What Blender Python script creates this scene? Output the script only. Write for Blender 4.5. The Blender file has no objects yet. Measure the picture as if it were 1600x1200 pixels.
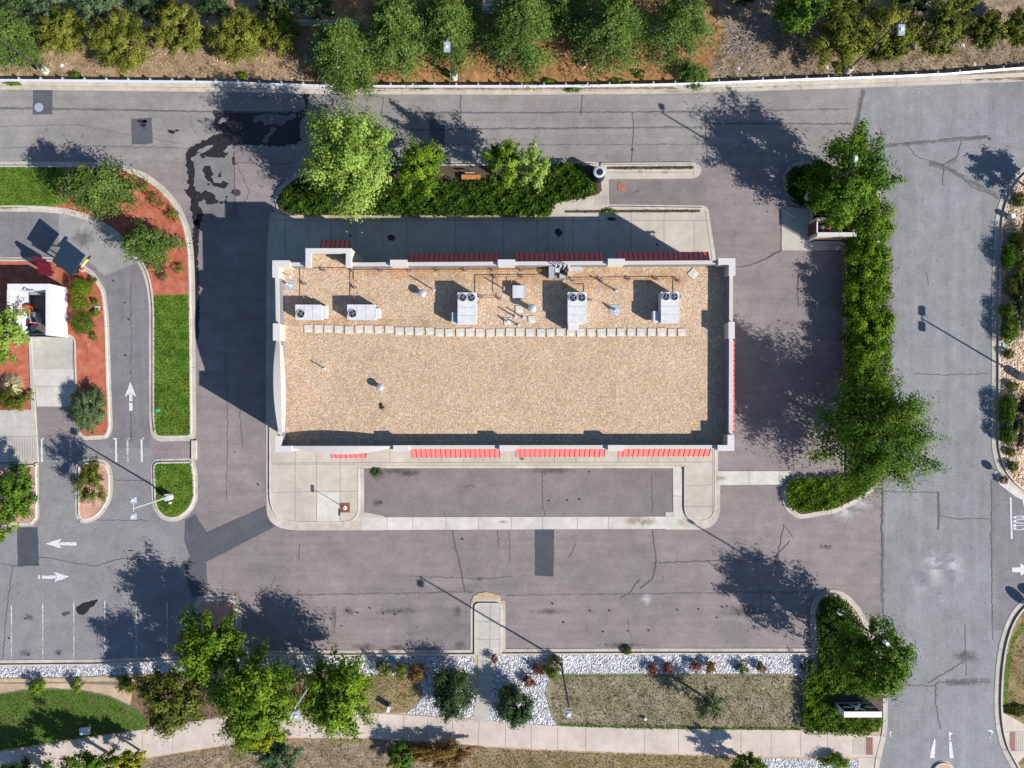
import bpy, math, random
import numpy as np
from mathutils import Vector
from mathutils.geometry import tessellate_polygon

# ------------------------------------------------------------------ camera, sky, sun
C = bpy.context.scene
COL = C.collection
CAMH = 61.0
PXM = 17.5                                   # photograph pixels per metre on the ground
cam_d = bpy.data.cameras.new('camera'); cam = bpy.data.objects.new('camera', cam_d); COL.objects.link(cam)
cam.location = (0, 0, CAMH); cam.rotation_euler = (0, 0, 0)
cam_d.sensor_width = 36; cam_d.lens = 36*CAMH/(1600/PXM); cam_d.clip_end = 3000; cam_d.clip_start = 0.5
C.camera = cam
SUN_EL = math.radians(31.0)
sdir = Vector((0.860*math.cos(SUN_EL), -0.511*math.cos(SUN_EL), math.sin(SUN_EL)))   # towards the sun
w = bpy.data.worlds.new('World'); C.world = w; w.use_nodes = True
nt = w.node_tree; bg = nt.nodes['Background']
sky = nt.nodes.new('ShaderNodeTexSky'); sky.sky_type = 'NISHITA'; sky.sun_disc = False
sky.ozone_density = 4.0; sky.dust_density = .4; sky.sun_elevation = SUN_EL; sky.sun_rotation = math.atan2(sdir.x, sdir.y)
nt.links.new(sky.outputs[0], bg.inputs[0]); bg.inputs[1].default_value = 0.08
sl = bpy.data.lights.new('sun', 'SUN'); sl.energy = 5.0; sl.angle = math.radians(0.5); sl.color = (1.0, 0.94, 0.86)
so = bpy.data.objects.new('sun', sl); COL.objects.link(so)
so.rotation_euler = sdir.to_track_quat('Z', 'Y').to_euler(); so.location = (40, -30, 40)
C.view_settings.view_transform = 'Standard'; C.view_settings.look = 'None'
C.view_settings.gamma = 1; C.view_settings.exposure = 0.80
C.render.engine = 'CYCLES'

rnd = random.Random(7)

def W(px, py, z=0.0):
    """point at height z that stands where the photograph shows it"""
    f = (CAMH - z)/CAMH
    return Vector(((px-800)/PXM*f, (600-py)/PXM*f, z))
def PW(poly, z=0.0): return [W(p[0], p[1], z).to_2d() for p in poly]

# ------------------------------------------------------------------ materials
MATS = {}
class NT:
    def __init__(s, name):
        s.m = bpy.data.materials.new(name); s.m.use_nodes = True; s.t = s.m.node_tree
        s.b = s.t.nodes['Principled BSDF']; s.out = s.t.nodes['Material Output']
        s.tc = s.t.nodes.new('ShaderNodeTexCoord'); s.v = s.tc.outputs['Object']
    def n(s, typ, **k):
        x = s.t.nodes.new(typ)
        for a, b in k.items(): setattr(x, a, b)
        return x
    def l(s, a, b): s.t.links.new(a, b)
    def noise(s, scale, detail=4, rough=0.6, vec=None, dist=0):
        x = s.n('ShaderNodeTexNoise'); x.inputs['Scale'].default_value = scale
        x.inputs['Detail'].default_value = detail; x.inputs['Roughness'].default_value = rough
        x.inputs['Distortion'].default_value = dist
        s.l(vec or s.v, x.inputs['Vector']); return x
    def stretch(s, sx, sy, sz=1):
        x = s.n('ShaderNodeMapping'); x.inputs['Scale'].default_value = (sx, sy, sz); s.l(s.v, x.inputs['Vector']); return x.outputs[0]
    def rng(s, src, a, b, lo, hi, clamp=True):
        x = s.n('ShaderNodeMapRange'); x.clamp = clamp
        for i, v in enumerate((a, b, lo, hi)): x.inputs[i+1].default_value = v
        s.l(src, x.inputs[0]); return x.outputs[0]
    def ramp(s, src, stops, interp='LINEAR'):
        x = s.n('ShaderNodeValToRGB'); x.color_ramp.interpolation = interp; e = x.color_ramp.elements
        while len(e) < len(stops): e.new(0.5)
        for q, (p, c) in zip(e, stops): q.position = p; q.color = (*c, 1)
        s.l(src, x.inputs[0]); return x.outputs[0]
    def mul(s, col, fac):
        x = s.n('ShaderNodeVectorMath', operation='SCALE'); s.l(col, x.inputs[0]); s.l(fac, x.inputs['Scale']); return x.outputs[0]
    def mix(s, fac, a, b):
        x = s.n('ShaderNodeMix', data_type='RGBA'); s.l(fac, x.inputs[0])
        for i, c in ((6, a), (7, b)):
            if isinstance(c, tuple): x.inputs[i].default_value = (*c, 1)
            else: s.l(c, x.inputs[i])
        return x.outputs[2]
    def bump(s, h, strength, dist):
        x = s.n('ShaderNodeBump'); x.inputs['Strength'].default_value = strength; x.inputs['Distance'].default_value = dist
        s.l(h, x.inputs['Height']); s.l(x.outputs[0], s.b.inputs['Normal'])
    def done(s, col=None, rough=0.9, metal=0.0, spec=0.3):
        if col is not None:
            if isinstance(col, tuple): s.b.inputs['Base Color'].default_value = (*col, 1)
            else: s.l(col, s.b.inputs['Base Color'])
        s.b.inputs['Roughness'].default_value = rough; s.b.inputs['Metallic'].default_value = metal
        s.b.inputs['Specular IOR Level'].default_value = spec
        MATS[s.m.name] = s.m; return s.m

def asphalt(name, base, big=0.18, warm=(1.0, 1.0, 1.0), streak=None):
    t = NT(name)
    n1 = t.noise(0.09, 5, 0.65, dist=0.6); n2 = t.noise(0.7, 6, 0.7); n3 = t.noise(9, 3, 0.75); n4 = t.noise(26, 2, 0.8)
    c = t.mix(t.rng(n1.outputs[0], .35, .65, 0, 1), base, tuple(b*w_ for b, w_ in zip(base, warm)))
    c = t.mul(c, t.rng(n1.outputs[0], .3, .7, 1-big, 1+big))
    c = t.mul(c, t.rng(n2.outputs[0], .3, .7, .84, 1.16))
    c = t.mul(c, t.rng(n3.outputs[0], .25, .75, .70, 1.30, False))
    c = t.mul(c, t.rng(n4.outputs[0], .25, .75, .72, 1.28, False))
    if streak:
        ns = t.noise(1.0, 4, .6, vec=t.stretch(*streak)); c = t.mul(c, t.rng(ns.outputs[0], .3, .7, .9, 1.1))
    # oil spots
    v = t.noise(1.6, 2, .4); c = t.mul(c, t.rng(v.outputs[0], .70, .76, 1, .72))
    t.bump(n3.outputs[0], 0.35, 0.02)
    return t.done(c, 0.88, spec=0.25)

def speckled(name, cols, scale, big=0.15, mid=0.2, fine=0.3, rough=0.95, bump=0.5, fscale=14, bscale=.25):
    t = NT(name)
    n = t.noise(scale, 6, .7); k = len(cols)
    c = t.ramp(n.outputs[0], [(.3+.4*i/(k-1), cols[i]) for i in range(k)])
    n1 = t.noise(bscale, 4, .6); n2 = t.noise(1.7, 5, .7); n3 = t.noise(fscale, 4, .85)
    c = t.mul(c, t.rng(n1.outputs[0], .3, .7, 1-big, 1+big))
    c = t.mul(c, t.rng(n2.outputs[0], .3, .7, 1-mid, 1+mid))
    c = t.mul(c, t.rng(n3.outputs[0], .3, .7, 1-fine, 1+fine, False))
    t.bump(n3.outputs[0], bump, 0.08)
    return t.done(c, rough, spec=0.2)

def stones(name, cols, scale, bump=0.8, dark=0.35, big=.1):
    t = NT(name)
    v = t.n('ShaderNodeTexVoronoi'); v.inputs['Scale'].default_value = scale; t.l(t.v, v.inputs['Vector'])
    v.inputs['Randomness'].default_value = 1
    sp = t.n('ShaderNodeSeparateColor'); t.l(v.outputs['Color'], sp.inputs[0])
    k = len(cols)
    c = t.ramp(sp.outputs[0], [(i/k, cols[i]) for i in range(k)], 'CONSTANT')
    c = t.mul(c, t.rng(sp.outputs[1], 0, 1, .82, 1.14))
    n1 = t.noise(.35, 5, .6); c = t.mul(c, t.rng(n1.outputs[0], .3, .7, 1-big, 1+big))
    n2 = t.noise(3.0, 4, .7); c = t.mul(c, t.rng(n2.outputs[0], .3, .7, .9, 1.1))
    inv = t.rng(v.outputs['Distance'], 0, .8, 1, 0)
    t.bump(inv, bump, 1.0/scale*0.55)
    return t.done(c, 0.85, spec=0.3)

def plain(name, col, rough=0.6, metal=0.0, spec=0.4, var=0.12, scale=2.5):
    t = NT(name); n = t.noise(scale, 6, .7)
    rgb = t.n('ShaderNodeRGB'); rgb.outputs[0].default_value = (*col, 1)
    c = t.mul(rgb.outputs[0], t.rng(n.outputs[0], .3, .7, 1-var, 1+var))
    return t.done(c, rough, metal, spec)

def foliage(name, cols, trans=0.25, rough=0.6):
    t = NT(name)
    a = t.n('ShaderNodeAttribute', attribute_name='tint'); k = len(cols)
    c = t.ramp(a.outputs['Fac'], [(i/(k-1), cols[i]) for i in range(k)])
    n = t.noise(.9, 3, .6); c = t.mul(c, t.rng(n.outputs[0], .3, .7, .68, 1.12))
    t.l(c, t.b.inputs['Base Color'])
    tr = t.n('ShaderNodeBsdfTranslucent'); t.l(t.mul(c, t.rng(n.outputs[0], 0, 1, 1.3, 1.3)), tr.inputs['Color'])
    mx = t.n('ShaderNodeMixShader'); mx.inputs[0].default_value = trans
    t.l(t.b.outputs[0], mx.inputs[1]); t.l(tr.outputs[0], mx.inputs[2]); t.l(mx.outputs[0], t.out.inputs[0])
    return t.done(None, .75, spec=0.06)

def blotch(name, col, scale, lo, hi, alpha=1.0, rough=.8, detail=6):
    """a stain or worn paint: the sheet shows only where its noise is high"""
    t = NT(name); n = t.noise(scale, detail, .75)
    n2 = t.noise(14, 3, .8)
    rgb = t.n('ShaderNodeRGB'); rgb.outputs[0].default_value = (*col, 1)
    c = t.mul(rgb.outputs[0], t.rng(n2.outputs[0], .3, .7, .85, 1.15)); t.l(c, t.b.inputs['Base Color'])
    a = t.rng(n.outputs[0], lo, hi, 0, alpha)
    t.l(a, t.b.inputs['Alpha']); return t.done(None, rough, spec=.3)

def soft_spot(name, col, alpha, scale, rough=.9):
    """stain whose strength fades towards the edge of its own sheet (generated coordinates) and is broken up by noise"""
    t = NT(name)
    mp = t.n('ShaderNodeMapping'); mp.inputs['Location'].default_value = (-.5, -.5, 0); t.l(t.tc.outputs['Generated'], mp.inputs['Vector'])
    sx = t.n('ShaderNodeSeparateXYZ'); t.l(mp.outputs[0], sx.inputs[0])
    cb = t.n('ShaderNodeCombineXYZ'); t.l(sx.outputs[0], cb.inputs[0]); t.l(sx.outputs[1], cb.inputs[1])
    ln = t.n('ShaderNodeVectorMath', operation='LENGTH'); t.l(cb.outputs[0], ln.inputs[0])
    n = t.noise(scale, 7, .75)
    s = t.n('ShaderNodeMath', operation='SUBTRACT'); t.l(n.outputs[0], s.inputs[0]); t.l(ln.outputs['Value'], s.inputs[1])
    t.l(t.rng(s.outputs[0], .12, .52, 0, alpha), t.b.inputs['Alpha'])
    return t.done(col, rough, spec=.2)

A_LOT = asphalt('asphalt_lot', (.190, .172, .174), warm=(1.06, 1.0, .97), streak=(.15, 1.6))
A_NORTH = asphalt('asphalt_north', (.213, .202, .195), streak=(.06, 1.5))
A_EAST = asphalt('asphalt_east', (.197, .203, .211), big=.10, streak=(1.2, .08))
A_WEST = asphalt('asphalt_west', (.192, .188, .195), big=.14)
A_LANE = asphalt('asphalt_lane', (.165, .157, .168), big=.12, streak=(1.5, .1))
A_COURT = asphalt('asphalt_court', (.172, .156, .152), big=.14)
A_PATCH = asphalt('asphalt_patch', (.058, .066, .078), big=.08)
A_PATCH2 = asphalt('asphalt_patch_faded', (.080, .085, .098), big=.1)
A_REP = asphalt('asphalt_repair', (.150, .148, .150), big=.12)
A_PAD = asphalt('concrete_pad_grey', (.235, .232, .226), big=.16)
M_WET = plain('wet_asphalt', (.022, .019, .021), .42, spec=.45, var=.4, scale=3)
M_CRACK = plain('crack_tar', (.090, .086, .088), .8)
M_SEAM = blotch('seam_tar', (.11, .105, .108), .8, .36, .60, .5)
M_PAINT = blotch('road_paint', (.60, .61, .63), 9, .26, .48, .92)
M_PAINT2 = blotch('parking_paint', (.55, .55, .56), 7, .30, .50, .9)
M_PAINTW = blotch('worn_paint', (.55, .56, .57), 5, .42, .54, .85)
M_STAIN = blotch('oil_stain', (.045, .04, .04), 5, .48, .62, .75)
M_CONC = speckled('concrete', [(.38, .345, .295), (.44, .405, .355)], .5, .08, .07, .06, bump=.15, fscale=20)
M_CONC2 = speckled('concrete_light', [(.42, .41, .38), (.49, .475, .445)], .5, .1, .1, .07, bump=.15, fscale=20)
M_CONCG = speckled('concrete_grey', [(.34, .33, .30), (.42, .40, .365)], .6, .1, .1, .08, bump=.15, fscale=20)
M_CONCB = speckled('concrete_side_street', [(.42, .36, .315), (.50, .44, .395)], .5, .08, .06, .06, bump=.15, fscale=20)
M_KERB = speckled('kerb_concrete', [(.40, .37, .325), (.50, .465, .415)], 1.2, .1, .1, .08, bump=.2, fscale=18)
M_GUTTER = speckled('gutter_concrete', [(.36, .325, .29), (.45, .41, .365)], 1.0, .12, .1, .1, bump=.2, fscale=18)
M_JOINT = plain('joint', (.16, .14, .12), .9)
M_DIRT = speckled('dry_ground', [(.17, .10, .055), (.27, .185, .115), (.33, .25, .165)], 1.1, .2, .3, .45)
M_DIRTO = speckled('needle_litter', [(.13, .07, .03), (.28, .145, .06), (.30, .20, .11)], 1.3, .2, .3, .5)
M_DIRTG = speckled('brushy_ground', [(.12, .085, .055), (.22, .165, .11), (.31, .25, .18)], 1.4, .2, .3, .6)
M_TAN = speckled('tan_ground', [(.36, .27, .17), (.46, .36, .25)], 1.2, .12, .12, .2)
M_MULCH = speckled('red_mulch', [(.28, .070, .040), (.40, .12, .072), (.43, .19, .125)], 1.1, .12, .15, .45, bump=.8, fscale=16)
M_MULCHP = speckled('pink_gravel_bed', [(.42, .22, .16), (.55, .34, .26)], 1.3, .1, .15, .35, bump=.8)
M_LAWN = speckled('green_lawn', [(.045, .10, .010), (.085, .16, .016), (.14, .20, .035)], .9, .12, .25, .65, bump=1.0, fscale=9)
M_LAWN2 = speckled('patchy_lawn', [(.13, .11, .045), (.07, .12, .02), (.045, .11, .012)], .5, .12, .25, .6, bump=1.0, fscale=9)
M_DRY = speckled('dry_lawn', [(.15, .15, .08), (.23, .20, .13), (.33, .28, .21)], .55, .12, .22, .6, bump=1.0, fscale=10)
M_DRYB = speckled('brown_lawn', [(.15, .12, .045), (.24, .18, .09), (.30, .23, .14)], .7, .12, .22, .55, bump=1.0, fscale=10)
M_EDGEG = speckled('lush_grass', [(.07, .13, .015), (.12, .18, .03)], 1.5, .12, .25, .6, bump=1.0, fscale=9)
M_WHITEG = stones('white_river_gravel', [(.50, .51, .55), (.38, .39, .43), (.22, .23, .27), (.60, .61, .64), (.36, .34, .33)], 7.5, bump=1.0)
M_TANG = stones('tan_gravel', [(.44, .31, .21), (.50, .37, .26), (.31, .21, .135), (.54, .43, .34), (.39, .27, .18)], 5.5, bump=.9)
M_ROOFG = stones('roof_gravel', [(.47, .32, .18), (.51, .37, .235), (.36, .26, .175), (.52, .40, .29), (.48, .29, .15), (.29, .235, .20), (.56, .46, .37), (.45, .335, .23)], 14, bump=.6, big=.09)
M_STUCCO = plain('beige_stucco', (.50, .45, .38), .9, var=.06)
M_CAP = plain('parapet_cap', (.46, .43, .41), .55, var=.05)
M_CAPW = plain('white_cap', (.50, .48, .47), .5, var=.05)
M_FLASH = plain('grey_flashing', (.16, .17, .185), .8, var=.15)
M_RED = plain('red_metal_roofing', (.74, .15, .14), .55, spec=.4, var=.08)
M_REDD = plain('red_seam', (.22, .022, .022), .5)
M_HVAC = plain('hvac_paint', (.52, .52, .525), .5, var=.14)
M_SEAMG = plain('seam_grey', (.22, .22, .24), .6)
M_HVAC2 = plain('hvac_grey', (.40, .42, .46), .5, var=.06)
M_BLACK = plain('black', (.012, .013, .018), .5)
M_HUB = plain('fan_hub', (.13, .15, .19), .4)
M_GALV = plain('galvanised', (.56, .59, .63), .38, metal=.55, var=.1)
M_RAIL = plain('rail_steel', (.52, .56, .64), .42, metal=.2, var=.1)
M_RUST = plain('rusty_gas_pipe', (.34, .15, .055), .7, var=.25)
M_PAVER = speckled('roof_paver', [(.46, .43, .38), (.54, .51, .46)], .8, .15, .1, .1, bump=.2)
M_POLE = plain('bronze_pole', (.045, .038, .045), .5)
M_POLEG = plain('grey_green_pole', (.34, .40, .38), .5)
M_LAMP = plain('lamp_head', (.30, .34, .40), .4)
M_LENS = plain('lamp_lens', (.65, .70, .78), .25)
M_WHITE = plain('white_paint', (.58, .57, .61), .6, var=.04)
M_WHITEP = plain('white_sign_metal', (.60, .59, .62), .5, var=.03)
M_SBLACK = plain('sign_black', (.008, .01, .02), .35)
M_SGREY = plain('sign_grey', (.42, .50, .52), .5)
M_NAVY = plain('navy_canvas', (.006, .022, .045), .75, var=.1)
M_MAROON = plain('maroon_panel', (.10, .006, .025), .5)
M_YELLOW = plain('yellow_paint', (.60, .52, .12), .5)
M_WOODO = plain('orange_timber', (.45, .16, .055), .6, var=.2, scale=6)
M_BIN = plain('black_bin', (.016, .024, .036), .45)
M_BROWN = plain('brown_gate', (.07, .032, .018), .7, var=.2)
M_BLOCK = plain('tan_block_wall', (.46, .37, .27), .9)
M_BAGW = plain('pale_bag', (.35, .45, .60), .4)
M_BAGP = plain('pink_rag', (.55, .06, .16), .6)
M_TEAL = plain('teal_lid', (.07, .34, .33), .6)
M_REDB = plain('red_cabinet', (.50, .02, .05), .45)
M_DKCONC = plain('stained_concrete', (.085, .08, .075), .8, var=.4, scale=1.5)
M_TILE = plain('brick_red_plate', (.17, .065, .045), .7, var=.15)
M_MANR = plain('rusty_cover', (.30, .12, .085), .7, var=.2)
M_MAN = plain('iron_cover', (.05, .042, .048), .6)
M_BARK = plain('bark', (.16, .12, .09), .95, var=.25, scale=8)
M_BARKG = plain('grey_bark', (.30, .27, .25), .95, var=.2, scale=8)
M_GLASS = plain('dark_glass', (.02, .03, .04), .08, spec=.8)
M_TERRA = plain('clay_ring', (.45, .24, .17), .8)
M_SIGNR = plain('sign_red', (.45, .02, .02), .4)
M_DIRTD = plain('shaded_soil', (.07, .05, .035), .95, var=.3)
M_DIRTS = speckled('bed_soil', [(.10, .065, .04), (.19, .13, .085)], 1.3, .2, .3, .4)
F_LIGHT = foliage('leaf_light', [(.08, .15, .02), (.21, .32, .05), (.35, .46, .13)])
F_MID = foliage('leaf_mid', [(.035, .085, .008), (.11, .20, .016), (.26, .34, .03)])
F_DEEP = foliage('leaf_deep', [(.022, .062, .008), (.075, .155, .014), (.17, .26, .03)])
F_YEL = foliage('leaf_yellowgreen', [(.06, .08, .012), (.155, .18, .026), (.29, .29, .055)])
F_YEL2 = foliage('leaf_turning', [(.09, .13, .008), (.24, .27, .012), (.46, .40, .02)])
F_OLIVE = foliage('leaf_olive', [(.045, .065, .012), (.115, .14, .022), (.22, .23, .05)])
F_PINE = foliage('needles_pine', [(.035, .08, .014), (.105, .175, .032), (.24, .32, .085)])
F_PINEB = foliage('needles_bluegreen', [(.03, .07, .03), (.085, .15, .07), (.17, .24, .12)])
F_HEDGE = foliage('leaf_hedge', [(.015, .045, .005), (.055, .12, .012), (.17, .26, .03)])
F_HEDGEB = foliage('leaf_hedge_bright', [(.03, .075, .005), (.11, .20, .010), (.25, .34, .03)])
F_DARK = foliage('leaf_dark', [(.025, .05, .02), (.055, .095, .035), (.11, .15, .06)])
F_RED = foliage('leaf_barberry', [(.10, .03, .025), (.22, .07, .05), (.30, .15, .10)])
F_RUST = foliage('leaf_rust', [(.10, .09, .02), (.24, .13, .04), (.30, .21, .06)])
F_DRY = foliage('dry_twigs', [(.22, .19, .14), (.34, .30, .24), (.44, .40, .34)], trans=.05)
F_STRAW = foliage('straw_grass', [(.40, .33, .16), (.52, .45, .26), (.60, .55, .38)], trans=.1)

# ------------------------------------------------------------------ mesh helpers
ORG = {}
class MB:
    def __init__(s): s.v = []; s.f = []; s.m = []
    def add(s, vs, fs, mi=0):
        b = len(s.v); s.v += [tuple(p) for p in vs]; s.f += [tuple(b+i for i in f) for f in fs]; s.m += [mi]*len(fs); return s
    def box(s, x0, y0, z0, x1, y1, z1, mi=0):
        x0, x1 = min(x0, x1), max(x0, x1); y0, y1 = min(y0, y1), max(y0, y1)
        vs = [(x, y, z) for z in (z0, z1) for y in (y0, y1) for x in (x0, x1)]
        return s.add(vs, [(0, 2, 3, 1), (4, 5, 7, 6), (0, 1, 5, 4), (2, 6, 7, 3), (0, 4, 6, 2), (1, 3, 7, 5)], mi)
    def flat(s, poly, z, mi=0):
        tri = tessellate_polygon([[Vector((p[0], p[1], 0)) for p in poly]])
        fs = []
        for a, b, c in tri:
            A, B, D = poly[a], poly[b], poly[c]
            cr = (B[0]-A[0])*(D[1]-A[1])-(B[1]-A[1])*(D[0]-A[0])
            if abs(cr) < 1e-10: continue
            fs.append((a, b, c) if cr > 0 else (a, c, b))
        return s.add([(p[0], p[1], z) for p in poly], fs, mi)
    def prism(s, poly, z0, z1, mi=0):
        poly = ccw(poly); n = len(poly); s.flat(poly, z1, mi)
        s.add([(p[0], p[1], z0) for p in poly]+[(p[0], p[1], z1) for p in poly],
              [(i, (i+1) % n, n+(i+1) % n, n+i) for i in range(n)], mi)
        return s
    def ring(s, outer, inner, z0, z1, mi=0):
        n = len(outer)
        vs = [(p[0], p[1], z) for z in (z0, z1) for pl in (outer, inner) for p in pl]
        fs = []
        for i in range(n):
            j = (i+1) % n
            fs += [(i, j, 2*n+j, 2*n+i), (n+j, n+i, 3*n+i, 3*n+j), (2*n+i, 2*n+j, 3*n+j, 3*n+i), (j, i, n+i, n+j)]
        return s.add(vs, fs, mi)
    def tube(s, a, b, r0, r1=None, n=8, mi=0, cap=True):
        r1 = r0 if r1 is None else r1; a = Vector(a); b = Vector(b); d = (b-a)
        if d.length < 1e-6: return s
        d.normalize(); u = d.cross(Vector((0, 0, 1)) if abs(d.z) < .9 else Vector((1, 0, 0))).normalized(); w_ = d.cross(u)
        vs = [tuple(p+(u*math.cos(2*math.pi*i/n)+w_*math.sin(2*math.pi*i/n))*r) for p, r in ((a, r0), (b, r1)) for i in range(n)]
        fs = [(i, (i+1) % n, n+(i+1) % n, n+i) for i in range(n)]
        if cap: fs += [tuple(range(n))[::-1], tuple(range(n, 2*n))]
        return s.add(vs, fs, mi)
    def path(s, pts, r, n=6, mi=0):
        for a, b in zip(pts, pts[1:]): s.tube(a, b, r, r, n, mi)
        return s
    def lathe(s, c, prof, n=20, mi=0):
        vs = []; fs = []
        for r, z in prof: vs += [(c[0]+r*math.cos(2*math.pi*i/n), c[1]+r*math.sin(2*math.pi*i/n), c[2]+z) for i in range(n)]
        for k in range(len(prof)-1):
            fs += [(k*n+i, k*n+(i+1) % n, (k+1)*n+(i+1) % n, (k+1)*n+i) for i in range(n)]
        fs += [tuple(range(n))[::-1], tuple(range((len(prof)-1)*n, len(prof)*n))]
        return s.add(vs, fs, mi)
    def build(s, name, mats, parent=None, org=None, smooth=False):
        if not isinstance(mats, (list, tuple)): mats = [mats]
        o_ = ORG.get(parent.name, Vector((0, 0, 0))) if parent else (Vector(org) if org is not None else Vector((0, 0, 0)))
        me = bpy.data.meshes.new(name)
        me.from_pydata([(x-o_.x, y-o_.y, z-o_.z) for x, y, z in s.v], [], s.f)
        for m in mats: me.materials.append(m)
        if len(mats) > 1: me.polygons.foreach_set('material_index', s.m)
        if smooth: me.polygons.foreach_set('use_smooth', [True]*len(me.polygons))
        me.update()
        o = bpy.data.objects.new(name, me); COL.objects.link(o)
        if parent: o.parent = parent
        else: o.location = o_
        ORG[o.name] = o_.copy()
        return o

def area(p): return .5*sum(p[i][0]*p[(i+1) % len(p)][1]-p[(i+1) % len(p)][0]*p[i][1] for i in range(len(p)))
def ccw(p): return list(p) if area(p) > 0 else list(p)[::-1]
def offset_line(p, d, closed=True):
    """offset to the left of travel"""
    n = len(p); out = []
    for i in range(n):
        a = p[i-1] if (closed or i > 0) else None; b = p[i]; c = p[(i+1) % n] if (closed or i < n-1) else None
        ns = []
        for q, r in ((a, b), (b, c)):
            if q is None or r is None: continue
            dx, dy = r[0]-q[0], r[1]-q[1]; l = math.hypot(dx, dy)
            if l > 1e-9: ns.append((-dy/l, dx/l))
        if not ns: out.append(tuple(b)); continue
        nx = sum(k[0] for k in ns)/len(ns); ny = sum(k[1] for k in ns)/len(ns); l2 = nx*nx+ny*ny
        l2 = max(l2, .25)
        out.append((b[0]+nx/l2*d, b[1]+ny/l2*d))
    return out
def inset(p, d): return offset_line(ccw(p), d, True)
def rc(pts, r=0, closed=True):
    """round the corners of a pixel polygon; a point may carry its own radius"""
    out = []; n = len(pts)
    for i, p in enumerate(pts):
        rr = p[2] if len(p) > 2 else r
        if rr <= 0 or (not closed and i in (0, n-1)): out.append((p[0], p[1])); continue
        a = pts[i-1]; b = pts[(i+1) % n]
        P = Vector(p[:2]); A = Vector(a[:2])-P; B = Vector(b[:2])-P
        ra = min(rr, A.length*.49); rb = min(rr, B.length*.49)
        s_ = P+A.normalized()*ra; e = P+B.normalized()*rb
        for k in range(7):
            t = k/6; q = s_*(1-t)**2+P*2*t*(1-t)+e*t*t; out.append((q.x, q.y))
    return out
def smooth_px(pts, closed=False, k=5):
    n = len(pts); out = []
    rngi = range(n) if closed else range(n-1)
    for i in rngi:
        p0 = Vector(pts[(i-1) % n] if closed or i > 0 else pts[0]); p1 = Vector(pts[i]); p2 = Vector(pts[(i+1) % n])
        p3 = Vector(pts[(i+2) % n] if closed or i < n-2 else pts[-1])
        for j in range(k):
            t = j/k
            q = .5*((2*p1)+(p2-p0)*t+(2*p0-5*p1+4*p2-p3)*t*t+(3*p1-p0-3*p2+p3)*t**3); out.append((q.x, q.y))
    if not closed: out.append(tuple(pts[-1]))
    return out

def struct(o, label=None): o['kind'] = 'structure'; 
def sheet(name, poly_px, z, m, joints=None, jw=.035):
    b = MB(); b.flat(ccw(PW(poly_px)), z)
    mats = [m]
    if joints:
        mats.append(M_JOINT)
        for (x0, y0, x1, y1) in joints: strip(b, [W(x0, y0), W(x1, y1)], jw, z+.003, 1)
    o = b.build(name, mats); struct(o); return o
def strip(b, pts, wd, z, mi=0):
    L = [(p[0], p[1]) for p in pts]; a = offset_line(L, wd/2, False); c = offset_line(L, -wd/2, False); n = len(L)
    b.add([(p[0], p[1], z) for p in a]+[(p[0], p[1], z) for p in c], [(n+i, n+i+1, i+1, i) for i in range(n-1)], mi)
def slab(name, poly_px, z, m, joints=None, z0=-.05):
    b = MB(); b.prism(PW(poly_px), z0, z); mats = [m]
    if joints:
        mats.append(M_JOINT)
        for (x0, y0, x1, y1) in joints: strip(b, [W(x0, y0), W(x1, y1)], .035, z+.003, 1)
    o = b.build(name, mats); struct(o); return o
def kerb(path_px, inner='left', closed=False, gutter=.42, kw=.16, kh=.15, z=.012, joint=3.0, name='kerb', gout=True):
    """kerb head on the inner side of the path, flat gutter pan on the other"""
    L = [tuple(p) for p in PW(path_px)]
    if closed: L = ccw(L); sg = 1
    else: sg = 1 if inner == 'left' else -1
    n = len(L); b = MB()
    prof = [(-gutter, z), (0, z), (.02, kh), (kw, kh), (kw, -.05)] if gutter > 0 else [(0, -.05), (.02, kh), (kw, kh), (kw, -.05)]
    rows = [[(q[0], q[1], zz) for q in offset_line(L, d*sg, closed)] for d, zz in prof]
    for k in range(len(rows)-1):
        vs = rows[k]+rows[k+1]; fs = []
        for i in range(n if closed else n-1):
            j = (i+1) % n
            fs.append((i, j, n+j, n+i) if sg > 0 else (j, i, n+i, n+j))
        b.add(vs, fs, 1 if (gutter > 0 and k == 0) else 0)
    if not closed:
        for i in (0, n-1): b.add([r[i] for r in rows], [tuple(range(len(rows)))], 0)
    # contraction joints
    acc = 0
    for i in range(1, n):
        d = math.dist(L[i-1], L[i]); acc += d
        if acc > joint and gutter > 0:
            acc = 0; q0 = rows[0][i]; q1 = rows[1][i]; strip(b, [q0, q1], .03, z+.003, 2)
            q0 = rows[2][i]; q1 = rows[3][i]; strip(b, [q0, q1], .03, kh+.003, 2)
    o = b.build(name, [M_KERB, M_GUTTER, M_JOINT]); struct(o); return o

def tagit(o, label, cat, group=None):
    o['label'] = label; o['category'] = cat
    if group: o['group'] = group
    return o
def thing(name, label, cat, loc, group=None):
    o = bpy.data.objects.new(name, None); COL.objects.link(o); o.location = loc; o.empty_display_size = .3
    ORG[o.name] = Vector(loc); return tagit(o, label, cat, group)

def jag(pts, amp, step=.35, seed=0, closed=False):
    r = random.Random(seed); P = [Vector(p[:2]) for p in pts]; out = []
    seq = list(zip(P, P[1:]+([P[0]] if closed else [])))
    for a, b in seq:
        n = max(1, int((b-a).length/step))
        d = (b-a); nn = Vector((-d.y, d.x)).normalized() if d.length > 0 else Vector((0, 0))
        for k in range(n):
            q = a+d*(k/n)
            if k > 0 or closed: q = q+nn*r.uniform(-amp, amp)
            out.append((q.x, q.y))
    if not closed: out.append(tuple(P[-1]))
    return out

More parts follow.
